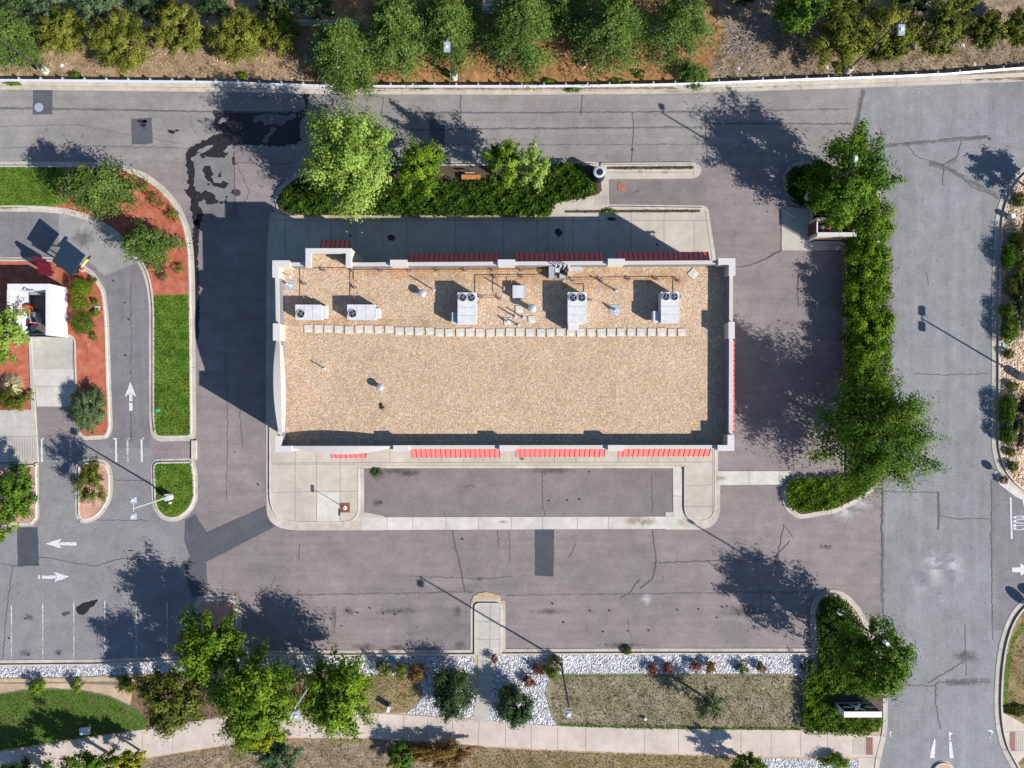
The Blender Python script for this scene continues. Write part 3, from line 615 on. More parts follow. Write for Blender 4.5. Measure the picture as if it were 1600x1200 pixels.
bed('green_edge', [(862, 1053), (1100, 1052), (1100, 1055), (870, 1057)], .115, M_EDGEG, .7, sm=False)
for k, p in enumerate([[(-400, 1080), (0, 1076)], [(852, 1082), (857, 1062), (864, 1054), (890, 1053), (1236, 1052.5), (1254, 1062)], [(853, 1082), (858, 1107), (871, 1134)], [(0, 1084), (40, 1077), (80, 1075), (130, 1078), (170, 1086), (214, 1106)], [(0, 1059), (100, 1058), (230, 1053)], [(652, 1056), (661, 1082), (651, 1102), (634, 1114)], [(455, 1170), (530, 1172), (560, 1166), (600, 1165)], [(455, 1185), (500, 1181), (620, 1184)], [(222, 1197), (280, 1185), (330, 1183)], [(1256, 1062), (1262, 1085), (1260, 1139)]]):
    b = MB(); strip(b, [W(*q) for q in jag(p, .4, 5, k)], .09, .118); struct(b.build('bed_edging', M_JOINT))
WALK_T = [(-400, 1240), (0, 1175), (120, 1155), (225, 1139), (340, 1121), (450, 1113), (560, 1112), (700, 1120), (860, 1133), (1000, 1137), (1255, 1140), (1345, 1146), (1383, 1150)]
WALK_B = [(1376, 1182), (1200, 1181), (1000, 1175), (860, 1170), (700, 1160), (560, 1151), (450, 1151), (350, 1163), (220, 1184), (100, 1204), (-400, 1300)]
slab('sidewalk', WALK_T+WALK_B, .125, M_CONCB, [(x, yt+1, x+d, yt+36) for x, yt, d in ((223, 1140, 2), (270, 1133, 1), (350, 1121, 2), (420, 1115, -1), (469, 1113, 0), (510, 1112, 0), (590, 1114, -1), (631, 1116, 0), (669, 1119, -3), (707, 1122, 0), (749, 1126, -2), (790, 1130, 0), (830, 1133, 0), (871, 1135, 0), (915, 1136, 0), (1007, 1139, 0), (1060, 1139, 0), (1110, 1140, 0), (1157, 1140, 0), (1204, 1142, 0), (1250, 1143, 0), (1292, 1144, 0))], z0=.09)
slab('footpath_link', [(743, 943), (782, 943), (782, 1022), (771, 1024), (771, 1050), (768, 1080), (763, 1128), (738, 1126), (746, 1080), (747, 1024), (743, 1022)], .128, M_CONCG, [(743, 970, 782, 970), (743, 998, 782, 998), (743, 1023, 782, 1023), (766, 945, 765, 1022), (747, 1052, 771, 1052), (745, 1080, 768, 1080)], z0=.09)
blob('sandy_rubble', [(736, 944), (740, 932), (752, 926), (766, 926), (780, 932), (788, 946), (786, 937), (742, 937)], M_TAN, LG+.008, .8, 9)
sheet('ramp_grooves', [(1331, 1151), (1351, 1151), (1351, 1178), (1331, 1178)], .129, M_CONCB, [(x, 1151.5, x, 1177.5) for x in range(1332, 1351, 3)])
sheet('tactile_strip', [(1352, 1151), (1362.5, 1151), (1362.5, 1178), (1352, 1178)], .133, M_TILE)
bed('dry_lawn', [(748, 1166), (860, 1173), (1000, 1178), (1190, 1183), (1190, 1300), (700, 1300), (735, 1190)], .108, M_DRYB, sm=False)
bed('rough_verge', [(222, 1186), (350, 1165), (450, 1153), (560, 1153), (700, 1161), (755, 1165), (740, 1300), (222, 1300)], .107, M_DIRTG, sm=False)
bed('white_gravel', [(1185, 1184), (1340, 1186), (1350, 1200), (1350, 1300), (1185, 1300)], .109, M_WHITEG, sm=False)
bed('planting_soil', [(1262, 1050), (1374, 1050), (1378, 1120), (1372, 1143), (1262, 1142)], .112, M_DIRTD, sm=False)
sheet('corner_paving', [(1340, 1183), (1376, 1183), (1368, 1200), (1362, 1300), (1348, 1300)], .112, M_CONCB)

# ------------------------------------------------------------------ vegetation
def leaves(name, P, N, size, aspect, m, parent=None, org=None, seed=0, tint=None):
    """one mesh of small rhombic leaf faces at points P with normals N"""
    r = np.random.default_rng(seed); n = len(P)
    o_ = np.array(ORG[parent.name] if parent else org, dtype=float)
    N = N/np.maximum(np.linalg.norm(N, axis=1, keepdims=True), 1e-6)
    R = r.normal(size=(n, 3)); U = np.cross(N, R); U /= np.maximum(np.linalg.norm(U, axis=1, keepdims=True), 1e-6); V = np.cross(N, U)
    s = size*r.uniform(.6, 1.35, (n, 1)); a = U*s*.5; b = V*s*.5*aspect
    fold = N*s*.10
    Q = np.stack([P-a, P-b+fold, P+a, P+b+fold], 1).reshape(-1, 3)-o_
    me = bpy.data.meshes.new(name); me.vertices.add(4*n); me.vertices.foreach_set('co', Q.ravel().astype(np.float32))
    me.loops.add(4*n); me.loops.foreach_set('vertex_index', np.arange(4*n, dtype=np.int32))
    me.polygons.add(n); me.polygons.foreach_set('loop_start', np.arange(0, 4*n, 4, dtype=np.int32))
    at = me.attributes.new('tint', 'FLOAT', 'FACE')
    if tint is None: tint = r.uniform(0, 1, n)
    at.data.foreach_set('value', np.clip(tint, 0, 1).astype(np.float32))
    me.materials.append(m); me.update(calc_edges=True); me.validate()
    o = bpy.data.objects.new(name, me); COL.objects.link(o)
    if parent: o.parent = parent
    else: o.location = o_
    ORG[o.name] = Vector(o_); return o

def crown_points(r, c, rx, ry, rz, n, rough=.22, clump=.15, open_=.0, low=-.55, radial=.13):
    """leaf points gathered in clumps at the ends of limbs through an uneven ellipsoid"""
    R = (rx+ry+rz)/3; nc = int(max(16, min(300, 30+R*R*8))*(2.2 if rough <= .13 else 1))
    rough *= .8
    D = r.normal(size=(nc*3, 3)); D /= np.linalg.norm(D, axis=1, keepdims=True); D = D[D[:, 2] > low][:nc]; nc = len(D)
    ph = r.uniform(0, 6.28, 6); az = np.arctan2(D[:, 1], D[:, 0])
    env = 1+rough*(.55*np.sin(3*az+ph[0]+2*D[:, 2])+.45*np.sin(5*az+ph[1]-3*D[:, 2])+.4*np.sin(8*az+ph[2]))+r.normal(size=nc)*rough*.35
    u = r.uniform(.22, 1.0, nc)**.55*.92
    S = np.array([rx, ry, rz]); Cc = D*(u*env)[:, None]
    k = r.integers(0, nc, n); wv = r.uniform(.6, 1.4, nc)[k][:, None]
    off = r.normal(size=(n, 3))*clump*wv*.6+D[k]*(r.normal(size=(n, 1))*radial)
    P = Cc[k]+off
    N = D[k]*.45+off/clump*.75+r.normal(size=(n, 3))*.42+np.array([0, 0, .6])
    tint = r.uniform(0, .6, nc)[k]+r.uniform(0, .4, n)
    return c+P*S, N, tint, c+Cc*S

def limbs(b, base, h, C_, r, r0, nl=9, lean=None):
    top = np.array(C_).mean(axis=0); t0 = Vector(base); mid = Vector((top[0]*.5+base[0]*.5, top[1]*.5+base[1]*.5, base[2]+h*.42))
    fork = Vector((top[0], top[1], base[2]+h*.62))
    b.tube(t0, mid, r0, r0*.75, 8); b.tube(mid, fork, r0*.75, r0*.4, 7)
    idx = r.choice(len(C_), min(nl, len(C_)), replace=False)
    for q, i in enumerate(idx):
        e = Vector(C_[i]); s_ = mid.lerp(fork, (q % 5)/5); k = s_.lerp(e, .55)+Vector((0, 0, -.06*h*(r.random()-.2)))
        b.tube(s_, k, r0*.36, r0*.2, 5); b.tube(k, e, r0*.2, r0*.07, 5)

SEED = [100]
def tree(name, label, cat, px, py, rx, ry, h, mat_, n=None, leaf=.24, asp=.55, z0=.1, zc=None, group=None, bark=None, rough=.22, clump=.15, radial=.13, low=-.5, mx=1.0, extra=None):
    SEED[0] += 1; sd = SEED[0]; r = np.random.default_rng(sd)
    zc = zc if zc is not None else z0+(h-z0)*.6; c = W(px, py, zc); f = (CAMH-zc)/CAMH
    RX = rx/PXM*f; RY = ry/PXM*f; RZ = (h-zc)
    A = math.pi*RX*RY; leaf = leaf*1.0; n = n or int(min(30000, max(300, A*6.0*mx/(leaf*leaf*asp*.5)))); clump *= .82; radial *= .72
    P, N, tint, CC = crown_points(r, np.array(c), RX*1.0, RY*1.0, RZ, n, rough, clump, low=low, radial=radial)
    ok = P[:, 2] > z0+.05; P, N, tint = P[ok], N[ok], tint[ok]
    t = thing(name, label, cat, (c.x, c.y, z0), group)
    b = MB(); limbs(b, (c.x, c.y, z0), h-z0, CC, r, max(.035, min(.2, .035*h)), 14 if RX > 1.5 else 6); b.build('trunk' if h > 2.6 else 'stem', bark or M_BARK, t)
    leaves('crown' if h > 2.6 else 'foliage', P, N, leaf, asp, mat_, t, seed=sd, tint=tint)
    return t

def pine(name, label, cat, px, py, rx, h, mat_, z0=.1, group=None, nb=95, bare=.0, needles=8000, zc=None, ry=None, flat=.0, bark=None):
    SEED[0] += 1; sd = SEED[0]; r = np.random.default_rng(sd)
    ry = ry or rx
    zc = zc if zc is not None else h*.42; c = W(px, py, zc); f = (CAMH-zc)/CAMH; RX = rx/PXM*f*1.30; RY = ry/PXM*f*1.30
    t = thing(name, label, cat, (c.x, c.y, z0), group)
    b = MB(); b.tube((c.x, c.y, z0), (c.x, c.y, h), .032*h/1.4, .02, 8)
    Ps, Ns, Ts = [], [], []; per = max(20, needles//nb)
    for k in range(nb):
        tt = (k+.5)/nb; hz = z0+(h-z0)*(.12+.86*tt); L = (1-tt)**(.48-.2*flat)*(.58+.58*r.random()); az = k*2.39996+r.normal()*.25
        d = np.array([math.cos(az)*RX, math.sin(az)*RY, 0]); up = (.10+.25*tt)*h*.25*(.6+.8*r.random())
        e = np.array([c.x, c.y, hz])+d*L+np.array([0, 0, up*L]); s_ = np.array([c.x, c.y, hz])
        m_ = s_+(e-s_)*.55+np.array([0, 0, -.08*L])
        b.tube(s_, m_, .028*(1-tt)+.012, .02*(1-tt)+.009, 4, cap=False); b.tube(m_, e, .02*(1-tt)+.009, .006, 4, cap=False)
        cnt = int(per*(.35+1.7*L))
        if r.random() < bare: cnt = cnt//6
        u = r.beta(2.2, 1.25, cnt); Lh = np.hypot(*(d*L)[:2]); side = r.normal(size=(cnt, 3))*np.array([1, 1, .6])*(.07+.13*Lh*(.35+.65*u[:, None]))*.8
        P = s_+(e-s_)*u[:, None]+side+np.array([0, 0, .06])
        Ps.append(P); Ns.append(r.normal(size=(cnt, 3))*.6+np.array([0, 0, .8])+(e-s_)/max(Lh, .1)*.35); Ts.append(np.full(cnt, r.uniform(0, .55))+r.uniform(0, .4, cnt))
    b.build('trunk', bark or M_BARKG, t)
    leaves('crown', np.concatenate(Ps), np.concatenate(Ns), .20, .42, mat_, t, seed=sd, tint=np.concatenate(Ts)); return t

def inpoly(X, Y, poly):
    ins = np.zeros(len(X), bool); n = len(poly)
    for i in range(n):
        x0, y0 = poly[i]; x1, y1 = poly[(i+1) % n]
        if y0 == y1: continue
        cnd = ((y0 > Y) != (y1 > Y)) & (X < (x1-x0)*(Y-y0)/(y1-y0)+x0); ins ^= cnd
    return ins
def hedge(name, label, cat, poly_px, h, mat_, dens=120, leaf=.22, asp=.5, z0=.12, group=None, mound=.25, ragged=.12, kind=None):
    SEED[0] += 1; sd = SEED[0]; r = np.random.default_rng(sd)
    poly = [tuple(p) for p in PW(poly_px, h*.7)]; A = abs(area(poly)); xs = [p[0] for p in poly]; ys = [p[1] for p in poly]
    cx, cy = sum(xs)/len(xs), sum(ys)/len(ys)
    dens *= 1.8; n = int(A*dens); m_ = int(n*(max(xs)-min(xs))*(max(ys)-min(ys))/A*1.05)
    X = r.uniform(min(xs), max(xs), m_); Y = r.uniform(min(ys), max(ys), m_); ok = inpoly(X, Y, poly); X, Y = X[ok], Y[ok]; n = len(X)
    X = X+r.normal(size=n)*ragged; Y = Y+r.normal(size=n)*ragged
    ph = r.uniform(0, 6.28, 8)
    s = (np.sin(X*3.1+ph[0])*np.sin(Y*2.7+ph[1])+np.sin(X*5.3+Y*2.1+ph[2])*.7+np.sin(Y*6.1-X*3.3+ph[3])*.6+np.sin(X*9.7+ph[4])*np.sin(Y*9.1+ph[5])*.6)
    top = h*(1-mound*.5+mound*.35*s)
    Z = z0+(top-z0)*(1-np.abs(r.normal(size=n))*.28); Z = np.clip(Z, z0+.03, None)
    N = r.normal(size=(n, 3))*.55+np.array([0, 0, .9]); tint = .3+.14*s+r.normal(size=n)*.22
    t = thing(name, label, cat, (cx, cy, z0), group)
    leaves('foliage', np.stack([X, Y, Z], 1), N, leaf, asp, mat_, t, seed=sd, tint=tint)
    b = MB()
    for k in range(int(min(500, A*5))):
        i = r.integers(0, n); a = (X[i], Y[i], z0-.02); e = (X[i]+r.normal()*.18, Y[i]+r.normal()*.18, Z[i])
        b.tube(a, e, .018, .006, 4, cap=False)
    tw = b.build('twigs', M_BARK, t); tw['kind'] = 'stuff'; return t
def bush(name, label, cat, px, py, rx, ry, h, mat_, group=None, z0=.12, leaf=.12, asp=.5, n=None, **k):
    """small shrub as one mesh thing"""
    SEED[0] += 1; sd = SEED[0]; r = np.random.default_rng(sd); zc = z0+(h-z0)*.45; c = W(px, py, zc); f = (CAMH-zc)/CAMH
    A = math.pi*rx*ry/PXM**2; n = n or int(max(120, A*3.4/(leaf*leaf*asp*.5)))
    P, N, tint, CC = crown_points(r, np.array(c), rx/PXM*f, ry/PXM*f, (h-zc), n, k.get('rough', .14), k.get('clump', .2), low=-.6, radial=k.get('radial', .12))
    if k.get('ball'):
        D = r.normal(size=(n, 3)); D /= np.linalg.norm(D, axis=1, keepdims=True); q = r.uniform(.72, 1.05, (n, 1))*(1+.13*np.sin(D[:, :1]*6+sd)+.13*np.sin(D[:, 1:2]*7-sd)+.08*np.sin(D[:, 2:]*11+D[:, :1]*9)); P = np.array(c)+D*q*np.array([rx/PXM*f, ry/PXM*f, h-zc]); N = D+r.normal(size=(n, 3))*.5; tint = r.uniform(0, 1, n)
    ok = P[:, 2] > z0; o = leaves(name, P[ok], N[ok], leaf, asp, mat_, None, (c.x, c.y, z0), seed=sd, tint=tint[ok]); return tagit(o, label, cat, group)
def tuft(name, label, px, py, r_px, h, mat_, group=None, z0=.12, n=160, cat='ornamental grass', lean=.7):
    """fountain of grass blades as one mesh"""
    SEED[0] += 1; r = random.Random(SEED[0]); c = W(px, py, z0); R = r_px/PXM; V = []; F = []
    for i in range(n):
        a = r.uniform(0, 6.28); L = R*r.uniform(.35, 1.1); hh = h*r.uniform(.5, 1)*(1-.3*L/R); u = Vector((math.cos(a), math.sin(a), 0)); s_ = Vector((-u.y, u.x, 0))*.022
        b0 = c+u*r.uniform(0, .2)*R; m_ = b0+u*L*.4+Vector((0, 0, hh)); e = b0+u*L+Vector((0, 0, hh*(.55)))
        k = len(V); V += [b0-s_, b0+s_, m_+s_, m_-s_, e]; F += [(k, k+1, k+2, k+3), (k+3, k+2, k+4)]
    b = MB(); b.add(V, F); o = b.build(name, mat_, None, c)
    at = o.data.attributes.new('tint', 'FLOAT', 'FACE'); at.data.foreach_set('value', [r.random() for _ in F]); return tagit(o, label, cat, group)

GN = 'trees and shrubs along the north bank'
for a in [
 ('yellow-green rounded shrub second from the left above the guardrail', 98, 50, 42, 38, 3.6), ('largest yellow-green rounded shrub on the left part of the north bank', 187, 64, 50, 46, 4.0),
 ('yellow-green rounded shrub directly above the small dark asphalt square', 277, 47, 45, 43, 3.8), ('yellow-green shrub left of the bare mulch gap by the guardrail', 372, 57, 46, 47, 3.9),
 ('small yellow-green shrub at the right end of the left row of shrubs', 440, 49, 34, 40, 3.4)]:
    tree('deciduous_shrub', a[0], 'shrub', *a[1:5], a[5], F_YEL, group=GN, leaf=.17, rough=.08, clump=.12, radial=.10, low=-.8)
for a in [
 ('yellow-green tree left of the leaning lamp pole on the north bank', 1312, 56, 50, 52, 4.6), ('yellow-green tree under the square lamp head at the upper right', 1385, 50, 50, 44, 4.4),
 ('round olive shrub right of the square lamp head on the north bank', 1466, 45, 44, 43, 4.0), ('small dull green shrub near the upper right corner above the guardrail', 1545, 46, 34, 30, 3.0), ('dark shrub at the upper right corner of the photo', 1600, 40, 28, 34, 3.4)]:
    tree('deciduous_tree', a[0], 'tree', *a[1:5], a[5], F_YEL if a[1] < 1450 else F_OLIVE, group=GN, leaf=.20, rough=.2, low=-.8)
for a in [
 ('green pine with bare grey branches at the upper left corner', 18, 62, 38, 5.5, .3), ('tall pine reaching down over the guardrail above the wet road', 540, 88, 47, 7.0, .12),
 ('big full pine between the overhanging pine and the white lamp', 622, 55, 50, 7.5, .1), ('pine directly behind the white square lamp head', 702, 42, 44, 7.0, .05),
 ('dense bright green pine right of the white square lamp', 812, 48, 50, 7.5, .0), ('green pine above the clay ring near the guardrail', 955, 48, 50, 7.5, .05), ('sparse greyish pine with many bare branches left of the brushwood', 1058, 42, 48, 7.0, .45)]:
    pine('pine_tree', a[0], 'tree', a[1], a[2], a[3], a[4], F_PINE, group=GN, bare=a[5], needles=19000, nb=150)
pine('pine_tree', 'dark pine between two bright pines at the top edge', 'tree', 885, 12, 32, 6.5, F_PINE, group=GN, needles=6000)
tree('deciduous_tree', 'bright deep green tree at the top edge above the leaning lamp pole', 'tree', 1248, 15, 42, 40, 5.5, F_DEEP, group=GN, leaf=.24, low=-.8)
bush('evergreen_bush', 'low green bush hanging over the guardrail below the greyish pine', 'bush', 1084, 116, 26, 22, 1.6, F_PINE, leaf=.16, group=GN)
bush('evergreen_bush', 'low green bush spilling over the guardrail at the wet road', 'bush', 545, 124, 40, 20, 1.5, F_PINE, leaf=.16, group=GN)
tree('dark_shrub', 'grey-green shrub behind the row of yellow shrubs at the top left', 'shrub', 75, 8, 40, 24, 3.0, F_PINEB, group=GN, leaf=.2, low=-.8)
for k, (x, y, r_, lb) in enumerate([(150, 12, 36, 'blue-green spruce top behind the largest yellow shrub'), (335, 4, 30, 'dark blue-green shrub between two yellow shrubs at the top edge'), (232, 6, 34, 'dark green shrub in shade above the retaining wall left of centre'), (425, 0, 34, 'dark shrub at the top edge above the small yellow shrub'), (490, 6, 32, 'dark shrub at the top edge left of the overhanging pine'), (20, -2, 30, 'dark shrub at the very top left corner'), (1160, -14, 30, 'dark shrub at the top edge above the brushwood'), (1330, 0, 30, 'dark olive shrub at the top edge behind the yellow-green trees'), (1425, 0, 28, 'dark shrub at the top edge left of the round olive shrub'), (1510, 2, 26, 'olive shrub at the top edge between two round shrubs')]):
    tree('dark_shrub', lb, 'shrub', x, y, r_, r_*.72, 3.2, [F_PINEB, F_DARK, F_DARK, F_DARK, F_DARK, F_DARK, F_DARK, F_OLIVE, F_DARK, F_OLIVE][k], group='dark shrubs behind the north bank', leaf=.22, low=-.8)  # dark leaf colour paints in the shade behind the front row
# brushwood pile
b = MB(); r_ = random.Random(4); c = W(1165, 68, .1)
for k in range(150):
    a = r_.uniform(0, 6.28); s_ = c+Vector((r_.gauss(0, 1.1), r_.gauss(0, .9), r_.uniform(.05, .4))); b.tube(s_, s_+Vector((math.cos(a), math.sin(a), r_.uniform(-.1, .35)))*r_.uniform(.5, 1.5), .022, .008, 4, cap=False)
tagit(b.build('brushwood', M_BARKG, None, c), 'heap of grey dead branches on the bank right of the bare pine', 'branches')
for k, (x, y, lb) in enumerate([(118, 118, 'small weed on the guardrail left of centre of the first shrubs'), (20, 131, 'weed at the kerb by the left edge of the north road'), (378, 118, 'weed clump behind the guardrail above the bare mulch gap'), (660, 137, 'weeds in the kerb right of the overhanging bush'), (895, 140, 'weeds spilling over the kerb below the clay ring'), (858, 126, 'weed behind the guardrail left of the clay ring'), (965, 126, 'weed behind the guardrail right of the clay ring'), (1000, 115, 'olive weed clump on the orange litter by the guardrail')]):
    bush('weed', lb, 'weed', x, y, 9 if y < 125 else 12, 4 if y > 125 else 7, .5, F_MID if k != 7 else F_OLIVE, leaf=.10, z0=.1, group='weeds along the guardrail', rough=.3)
for k, (x, y, R) in enumerate([(60, 100, 60), (230, 105, 60), (400, 100, 50), (470, 112, 40), (1010, 112, 60), (1200, 95, 60), (1300, 110, 60), (1420, 95, 70), (1530, 90, 60), (930, 115, 50), (760, 118, 60)]):
    pass
def litter(name, polys, m_, dens, size, z, seed, lab=None, h=.05, asp=.35, bias=.35):
    r = np.random.default_rng(seed); poly = [tuple(p) for p in PW(polys)]; A = abs(area(poly)); xs = [p[0] for p in poly]; ys = [p[1] for p in poly]
    n = int((max(xs)-min(xs))*(max(ys)-min(ys))*dens); X = r.uniform(min(xs), max(xs), n); Y = r.uniform(min(ys), max(ys), n); ok = inpoly(X, Y, poly); X, Y = X[ok], Y[ok]; n = len(X)
    dn = np.sin(X*1.3+seed)*np.sin(Y*1.7)+np.sin(X*2.9+Y*2.3)*.8+np.sin(X*5.1-Y*4.3)*.6; ok = r.uniform(-1.6, 1.6, n) < dn+bias; X, Y = X[ok], Y[ok]; n = len(X)
    P = np.stack([X, Y, z+r.uniform(0, h, n)], 1); N = r.normal(size=(n, 3))*.8+np.array([0, 0, .6])
    o = leaves(name, P, N, size, asp, m_, None, (0, 0, 0), seed=seed); o['kind'] = 'stuff'; return o
litter('dry_grass', [(0, 128), (0, 70), (500, 70), (505, 132)], F_STRAW, 22, .16, .12, 1, h=.12)
litter('dry_brush', [(1120, 128), (1120, 20), (1620, 20), (1620, 105), (1250, 124)], F_DRY, 45, .17, .12, 2, h=.15)
litter('dry_brush', [(1120, 128), (1120, 60), (1620, 60), (1620, 105), (1250, 124)], F_OLIVE, 22, .15, .12, 22, h=.15)
litter('fallen_needles', [(505, 132), (510, 70), (1130, 70), (1130, 128)], F_RUST, 14, .15, .12, 3, h=.06)

F_GRASS = foliage('grass_blades', [(.04, .09, .010), (.09, .165, .016), (.17, .24, .04)], trans=.2)
F_GRASSD = foliage('dry_grass_blades', [(.12, .12, .06), (.25, .22, .14), (.40, .35, .26)], trans=.1)
litter('grass', [(-10, 262), (92, 262), (100, 275), (88, 320), (-10, 323)], F_GRASS, 130, .13, .13, 31, h=.08, bias=3)
litter('grass', [(242, 463), (297, 463), (299, 679), (247, 680), (242, 674)], F_GRASS, 130, .13, .13, 32, h=.08, bias=3)
litter('grass', [(241, 725), (302, 723), (304, 775), (280, 806), (266, 808), (246, 792)], F_GRASS, 130, .13, .13, 33, h=.08, bias=3)
litter('grass', [(-10, 1086), (40, 1079), (130, 1080), (170, 1088), (225, 1125), (225, 1136), (120, 1152), (-10, 1172)], F_GRASS, 85, .13, .12, 34, h=.08, bias=1.2)
litter('dry_grass', [(864, 1056), (1236, 1055), (1256, 1066), (1258, 1138), (1000, 1135), (874, 1131), (860, 1106)], F_GRASSD, 75, .14, .115, 35, h=.08, bias=1.2)
litter('dry_grass', [(864, 1056), (1236, 1055), (1256, 1066), (1258, 1138), (1000, 1135), (874, 1131), (860, 1106)], F_OLIVE, 40, .14, .115, 45, h=.08, bias=.2)
litter('dry_grass', [(575, 1060), (650, 1060), (656, 1082), (632, 1111), (572, 1108)], F_GRASSD, 80, .14, .115, 36, h=.08, bias=3)
litter('dry_grass', [(222, 1186), (350, 1166), (560, 1154), (750, 1166), (740, 1210), (222, 1210)], F_GRASSD, 55, .14, .115, 47, h=.08, bias=.6)
litter('dry_grass', [(222, 1186), (350, 1166), (560, 1154), (750, 1166), (740, 1210), (222, 1210)], F_RUST, 20, .14, .115, 48, h=.06, bias=.2)
litter('dry_grass', [(750, 1168), (1190, 1184), (1190, 1210), (740, 1210)], F_GRASSD, 80, .14, .115, 37, h=.08, bias=3)
litter('dry_grass', [(1572, 1010), (1600, 960), (1620, 960), (1620, 1135), (1568, 1108)], F_OLIVE, 70, .13, .115, 38, h=.08, bias=1)
litter('grass_fringe', [(874, 1130), (1250, 1136), (1250, 1140), (1000, 1139), (880, 1134)], F_GRASS, 120, .15, .12, 39, h=.12, bias=3)
# --- north planting bed
tree('cottonwood_tree', 'large pale green leafy tree at the left end of the rear planting bed', 'tree', 546, 250, 72, 80, 9.2, F_LIGHT, zc=5.0, leaf=.23, z0=.16, rough=.16, radial=.15, mx=1.15, bark=M_BARKG)
tree('young_tree', 'small green tree right of the large pale tree behind the building', 'tree', 655, 256, 38, 40, 5.4, F_MID, zc=3.4, leaf=.22, z0=.16, rough=.28, radial=.2, group='small trees in the rear bed')
tree('young_tree', 'narrow bright green tree right of the orange bench', 'tree', 786, 256, 27, 38, 7.0, F_MID, zc=4.6, leaf=.22, z0=.16, rough=.28, radial=.2, group='small trees in the rear bed')
tree('young_tree', 'yellowish green tree left of the black ribbed bin', 'tree', 829, 262, 28, 34, 6.4, F_LIGHT, zc=4.0, leaf=.22, z0=.16, rough=.28, radial=.2, group='small trees in the rear bed')
hedge('juniper_hedge', 'long dark green ground-cover hedge along the rear of the building', 'hedge', [(440, 322), (440, 304), (455, 290), (480, 286), (720, 285), (850, 285), (852, 260), (880, 255), (908, 258), (916, 275), (930, 290), (932, 300), (915, 308), (868, 316), (858, 337), (460, 333)], .85, F_HEDGE, dens=230, leaf=.21, z0=.16)
# --- east bed
tree('maple_tree', 'broad dark green tree at the top end of the east hedge', 'tree', 1325, 272, 68, 70, 7.2, F_DEEP, zc=4.0, leaf=.25, rough=.16, mx=1.1)
tree('willow_tree', 'wide green tree with wispy edges at the lower end of the east hedge', 'tree', 1366, 683, 88, 84, 8.2, F_DEEP, zc=4.5, leaf=.26, rough=.24, radial=.2, mx=1.0, asp=.42)
for k, (x, y, r_, lb) in enumerate([(1362, 345, 40, 'bushy hedge shrub below the broad tree beside the bin store'), (1358, 408, 33, 'hedge shrub just above the middle of the east hedge'), (1354, 455, 35, 'hedge shrub in the upper middle of the east hedge'), (1358, 503, 36, 'hedge shrub at the middle of the east hedge'), (1356, 550, 35, 'hedge shrub in the lower middle of the east hedge'), (1354, 597, 36, 'lowest hedge shrub, just above the wide willow'), (1312, 335, 26, 'leafy shrub hanging over the rear of the bin store')]):
    tree('hedge_shrub', lb, 'shrub', x, y, r_, r_*1.0, 2.9 if k < 6 else 3.2, F_MID if k in (0, 6, 5) else F_HEDGEB, leaf=.19, rough=.14, clump=.19, low=-.9, group='hedge shrubs beside the side road', mx=1.1, asp=.5)
hedge('ground_cover', 'low leafy ground cover in the rounded tip below the wide willow', 'ground cover', [(1229, 770), (1232, 755), (1250, 749), (1300, 746), (1350, 745), (1370, 755), (1345, 772), (1310, 790), (1290, 797), (1245, 798), (1234, 790)], .55, F_HEDGEB, dens=210, leaf=.19)
hedge('ground_cover', 'dark ground cover under the broad tree beside the lamp base', 'ground cover', [(1228, 275), (1238, 262), (1265, 256), (1300, 256), (1300, 330), (1262, 324), (1240, 316), (1230, 300)], .45, F_HEDGE, dens=170, leaf=.19)
hedge('hedge', 'continuous bright green hedge mass running beside the side road', 'hedge', [(1324, 372), (1360, 366), (1392, 385), (1393, 430), (1389, 480), (1394, 530), (1392, 580), (1396, 640), (1322, 640), (1322, 500)], 2.1, F_HEDGEB, dens=190, leaf=.2, mound=.5, ragged=.16)
# --- south east corner
hedge('ground_cover', 'dark leafy ground cover around the white lamp base at the south corner', 'ground cover', [(1280, 1040), (1277, 960), (1284, 938), (1300, 930), (1322, 940), (1345, 975), (1362, 1015), (1370, 1060), (1290, 1062)], .8, F_HEDGE, dens=190, leaf=.2)
hedge('ground_cover', 'bright green low hedge around the black gym sign', 'ground cover', [(1258, 1072), (1262, 1050), (1290, 1045), (1370, 1050), (1378, 1084), (1297, 1084), (1302, 1104), (1318, 1124), (1379, 1123), (1374, 1138), (1355, 1149), (1258, 1144), (1256, 1110)], .85, F_HEDGEB, dens=200, leaf=.19)
tree('maple_tree', 'green tree growing over the side road beside the gym sign', 'tree', 1370, 1030, 54, 62, 8.0, F_DEEP, zc=4.8, leaf=.25, rough=.2)
for k, (x, y, r_, lb, m_) in enumerate([(840, 1046, 9, 'small dark red bush left of the street lamp base', F_RED), (827, 1064, 10, 'lower dark red bush in the white gravel left of the street lamp', F_RED), (1019, 1046, 9, 'first small red bush right of the lamp, leftmost of the pair in the gravel', F_RED), (1043, 1045, 9, 'second small red bush of the pair in the gravel strip', F_RED), (1087, 1042, 9, 'reddish bush in the middle of the gravel strip', F_RED), (1110, 1042, 10, 'olive brown bush in the middle of the gravel strip', F_RUST), (1161, 1043, 10, 'olive bush right of centre in the gravel strip', F_OLIVE), (1190, 1044, 9, 'small green-brown bush right of the olive bush in the gravel strip', F_RUST), (1262, 1040, 13, 'dark low bush at the right end of the gravel strip', F_DARK), (862, 1045, 17, 'green bush around the base of the street lamp', F_OLIVE), (772, 1030, 7, 'tiny maroon bush beside the footpath link', F_RED), (1020, 1018, 0, '', None)]):
    if r_: bush('barberry_bush' if m_ is F_RED else 'small_bush', lb, 'bush', x, y, r_, r_*1.05, .95 if k != 9 else 1.1, m_, leaf=.11, z0=.1, group='small bushes in the white gravel', rough=.25)
bush('weed', 'weed growing over the kerb in front of the empty bays', 'weed', 980, 1017, 9, 7, .4, F_OLIVE, leaf=.1, z0=.02)
